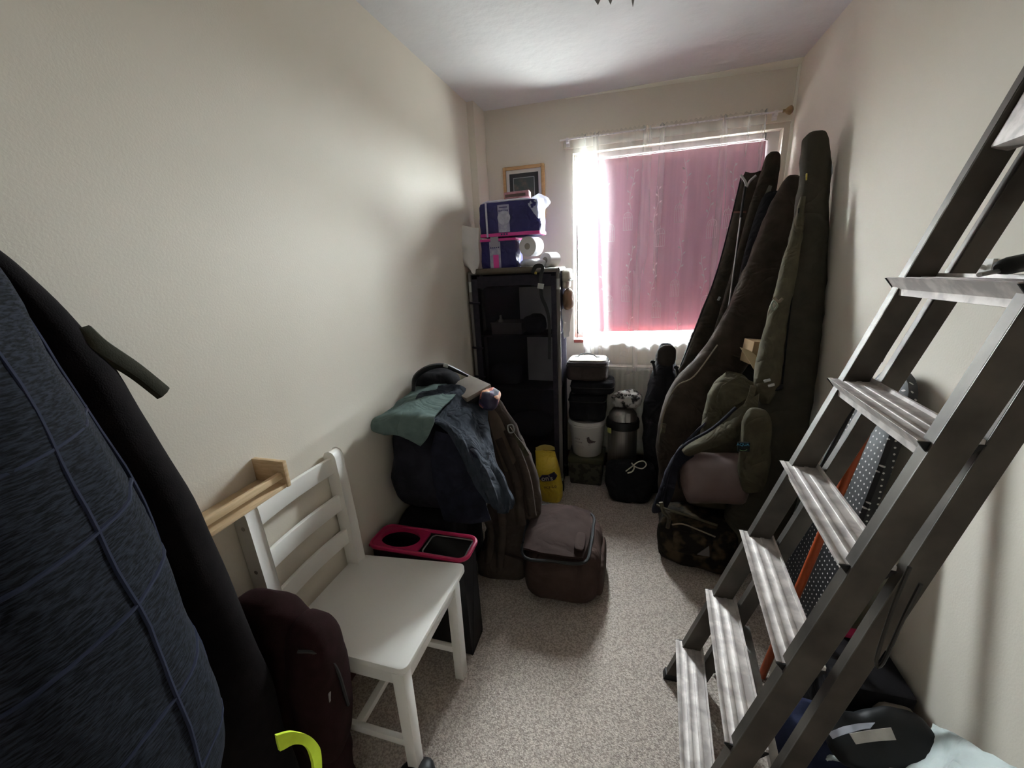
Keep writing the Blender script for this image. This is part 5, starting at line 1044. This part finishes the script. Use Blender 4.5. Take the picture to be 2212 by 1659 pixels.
# things on the carpet under the ladder
mb = MB(); q_ = [(0.571, 1.443, 0.006), (0.674, 1.462, 0.006), (0.665, 1.325, 0.006), (0.461, 1.155, 0.006)]
mb.add([V(p) - V(0, 0, .005) for p in q_] + q_, [(3, 2, 1, 0), (4, 5, 6, 7), (0, 1, 5, 4), (1, 2, 6, 5), (2, 3, 7, 6), (3, 0, 4, 7)]); tag(mb.build('cardboard_sheet', mat('grey_card', '958c80', .9, '857c70', 10)), 'flat grey cardboard lying on the carpet under the ladder', 'cardboard')
mb = MB(); mb.tube([(0.622, 1.385, 0.160), (0.635, 1.376, 0.120), (0.649, 1.375, 0.060), (0.624, 1.348, 0.030), (0.593, 1.377, 0.020), (0.573, 1.370, 0.016)], .008, 8, 5); tag(mb.build('white_hose', mat('white_hose_plastic', 'c6c2bc', .45)), 'short length of white hose curling under the ladder', 'hose')
M_NAV = mat('navy_cotton', '1f2233', .95, '2b2f45', 20, weave=.3)
db = thing('dark_crate', 'black crate with a magenta strip, standing against the right wall', 'crate', (.69, 1.18, 0))
MB().hexa([(.60, 1.08, 0), (.775, 1.08, 0), (.775, 1.27, 0), (.60, 1.27, 0), (.59, 1.07, .29), (.778, 1.07, .29), (.778, 1.28, .29), (.59, 1.28, .29)]).build('body', M_BLK, db, bevel=.006)
MB().span((.67, 1.245, .291), (.76, 1.275, .305)).build('magenta_strip', M_PINKR, db, bevel=.002)
mb = MB(); mb.soft((.545, 1.02, .11), (.20, .15, .21), 2.8, 12, nz=.030, nf=11, seed=6); tag(mb.build('navy_cloth', M_NAV), 'crumpled navy cloth heaped between the ladder and the wall', 'cloth')
mb = MB(); mb.hexa([(0.524, 1.060, 0.354), (0.550, 1.060, 0.343), (0.560, 1.075, 0.331), (0.536, 1.075, 0.343), (0.523, 1.060, 0.381), (0.527, 1.060, 0.382), (0.537, 1.075, 0.369), (0.532, 1.075, 0.368)]); tag(mb.build('cream_packet', mat('cream_card', 'cfc3ad', .8)), 'corner of a cream packet poking up behind the navy cloth', 'packet')
# carrier bag and black pouch in the bottom right corner
M_CARR = mat('white_carrier_plastic', 'c9d2d0', .45, 'b5bdbb', 9, crease=.03, cscale=10)
cw = thing('carrier_bag', 'crumpled white carrier bag in the bottom right corner', 'carrier bag', (.64, .80, 0))
mb = MB(); mb.soft((.665, .78, .13), (.24, .34, .26), 2.8, 14, nz=.026, nf=9, seed=12); mb.build('bag', M_CARR, cw)
mb = MB(); mb.sheet([[(.788, 1.03, .272), (.789, .92, .355), (.789, .80, .455), (.785, .70, .50)], [(.74, .98, .27), (.745, .89, .345), (.74, .78, .42), (.73, .69, .46)], [(.66, .93, .22), (.67, .85, .30), (.66, .76, .37), (.66, .68, .40)], [(.58, .90, .15), (.58, .83, .24), (.575, .74, .30), (.58, .67, .32)]], 5, 5, .003, .014, (13, 13, 13)); mb.build('loose_flap', M_CARR, cw)
mb = MB(); mb.tube([(.56, .93, .20), (.545, .955, .16), (.535, .96, .10)], .006, 8, 4); mb.build('handle', M_CARR, cw)
pc = thing('black_pouch', 'black pouch with a white label lying on the carrier bag', 'pouch', (.64, .97, .23))
mb = MB(); mb.soft((.648, .965, .252), (.25, .13, .07), 3.6, 12, nz=.014, nf=13, rot=(.45, -.12, .12)); mb.build('body', mat('glossy_black_nylon', '0e0e10', .5, '141416', 12, spec=.3), pc)
mb = MB(); mb.sheet([[(0.562, 0.929, 0.296), (0.613, 0.948, 0.300), (0.664, 0.965, 0.302)], [(0.574, 0.918, 0.280), (0.619, 0.933, 0.284), (0.670, 0.948, 0.286)]], 5, 4, .002, .002); mb.build('label', mat('worn_white_label', 'b3aba3', .6, '9d958d', 20), pc)
mb = MB(); mb.sheet([[(0.521, 0.936, 0.275), (0.566, 0.951, 0.293), (0.634, 0.972, 0.300)], [(0.529, 0.927, 0.268), (0.566, 0.937, 0.290), (0.617, 0.956, 0.298)]], 5, 4, .003, .006, (20, 20, 20)); mb.build('clear_cover', M_CLEARF, pc)
mb = MB(); mb.soft((.73, 1.055, .13), (.11, .07, .26), 4, 8, nz=.008, nf=12); tag(mb.build('beige_bag', mat('beige_paper', '8a8076', .85, '7d736a', 10)), 'folded beige paper bag behind the black pouch', 'paper bag')

# ================================================================ ceiling lamp, only its leaf tips in view
lm_ = thing('leaf_lamp', 'grey metal ceiling lamp with hanging leaf shapes', 'ceiling lamp', (-.10, 1.42, 2.4))
M_LEAF = mat('grey_lamp_metal', '7d7a7a', .5, '8d8a88', 10, metal=.3)
mb = MB(); mb.lathe([(.05, -.0005), (.05, -.012), (.02, -.03), (.008, -.035), (.008, -.11), (.03, -.12), (.03, -.14), (.004, -.15)], (-.10, 1.40, 2.4), 20); mb.build('rose_and_stem', M_LEAF, lm_)
for i, (tip, w) in enumerate((((-0.126, 1.519, 2.200), .030), ((-0.090, 1.531, 2.200), .022), ((-0.026, 1.571, 2.200), .010))):
    tip = V(tip); root = V(-.10, 1.40, 2.27); mid = root.lerp(tip, .55) + V(0, .02, .05)
    lf = MB(); lf.tube([root, mid, tip + V(0, -.035, .055)], .0025, 6, 5); arm = lf.build('arm', M_LEAF, lm_)
    up_ = tip + V(0, -.035, .055); ax_ = (tip - up_); pts = [(0, 0), (.25, .75), (.5, 1), (.78, .7), (1, 0), (.78, -.7), (.5, -1), (.25, -.75)]
    lf = MB(); o1 = [up_ + ax_ * a_ + V(b_ * w / 2, 0, 0) for a_, b_ in pts]; lf.add(o1 + [p + V(0, .0015, .001) for p in o1], [tuple(range(8)), tuple(range(8, 16))[::-1]] + [(k, (k + 1) % 8, 8 + (k + 1) % 8, 8 + k) for k in range(8)])
    lf.build('leaf', M_LEAF, arm)

# repeats of one kind share a group
for o in list(COL.objects):
    if o.parent is None:
        g = {'rod_bag': 'rod bags leaning beside the window', 'toilet_roll_pack': 'toilet roll packs on the cupboard', 'toilet_roll': 'loose rolls on the cupboard', 'duffel_bag': 'bags in the heap by the left wall',
             'lit_back_patch': 'painted light patches inside the cupboard', 'dark_bundle': 'dark bundles inside the cupboard'}.get(o.name.split('.')[0])
        if g: o['group'] = g
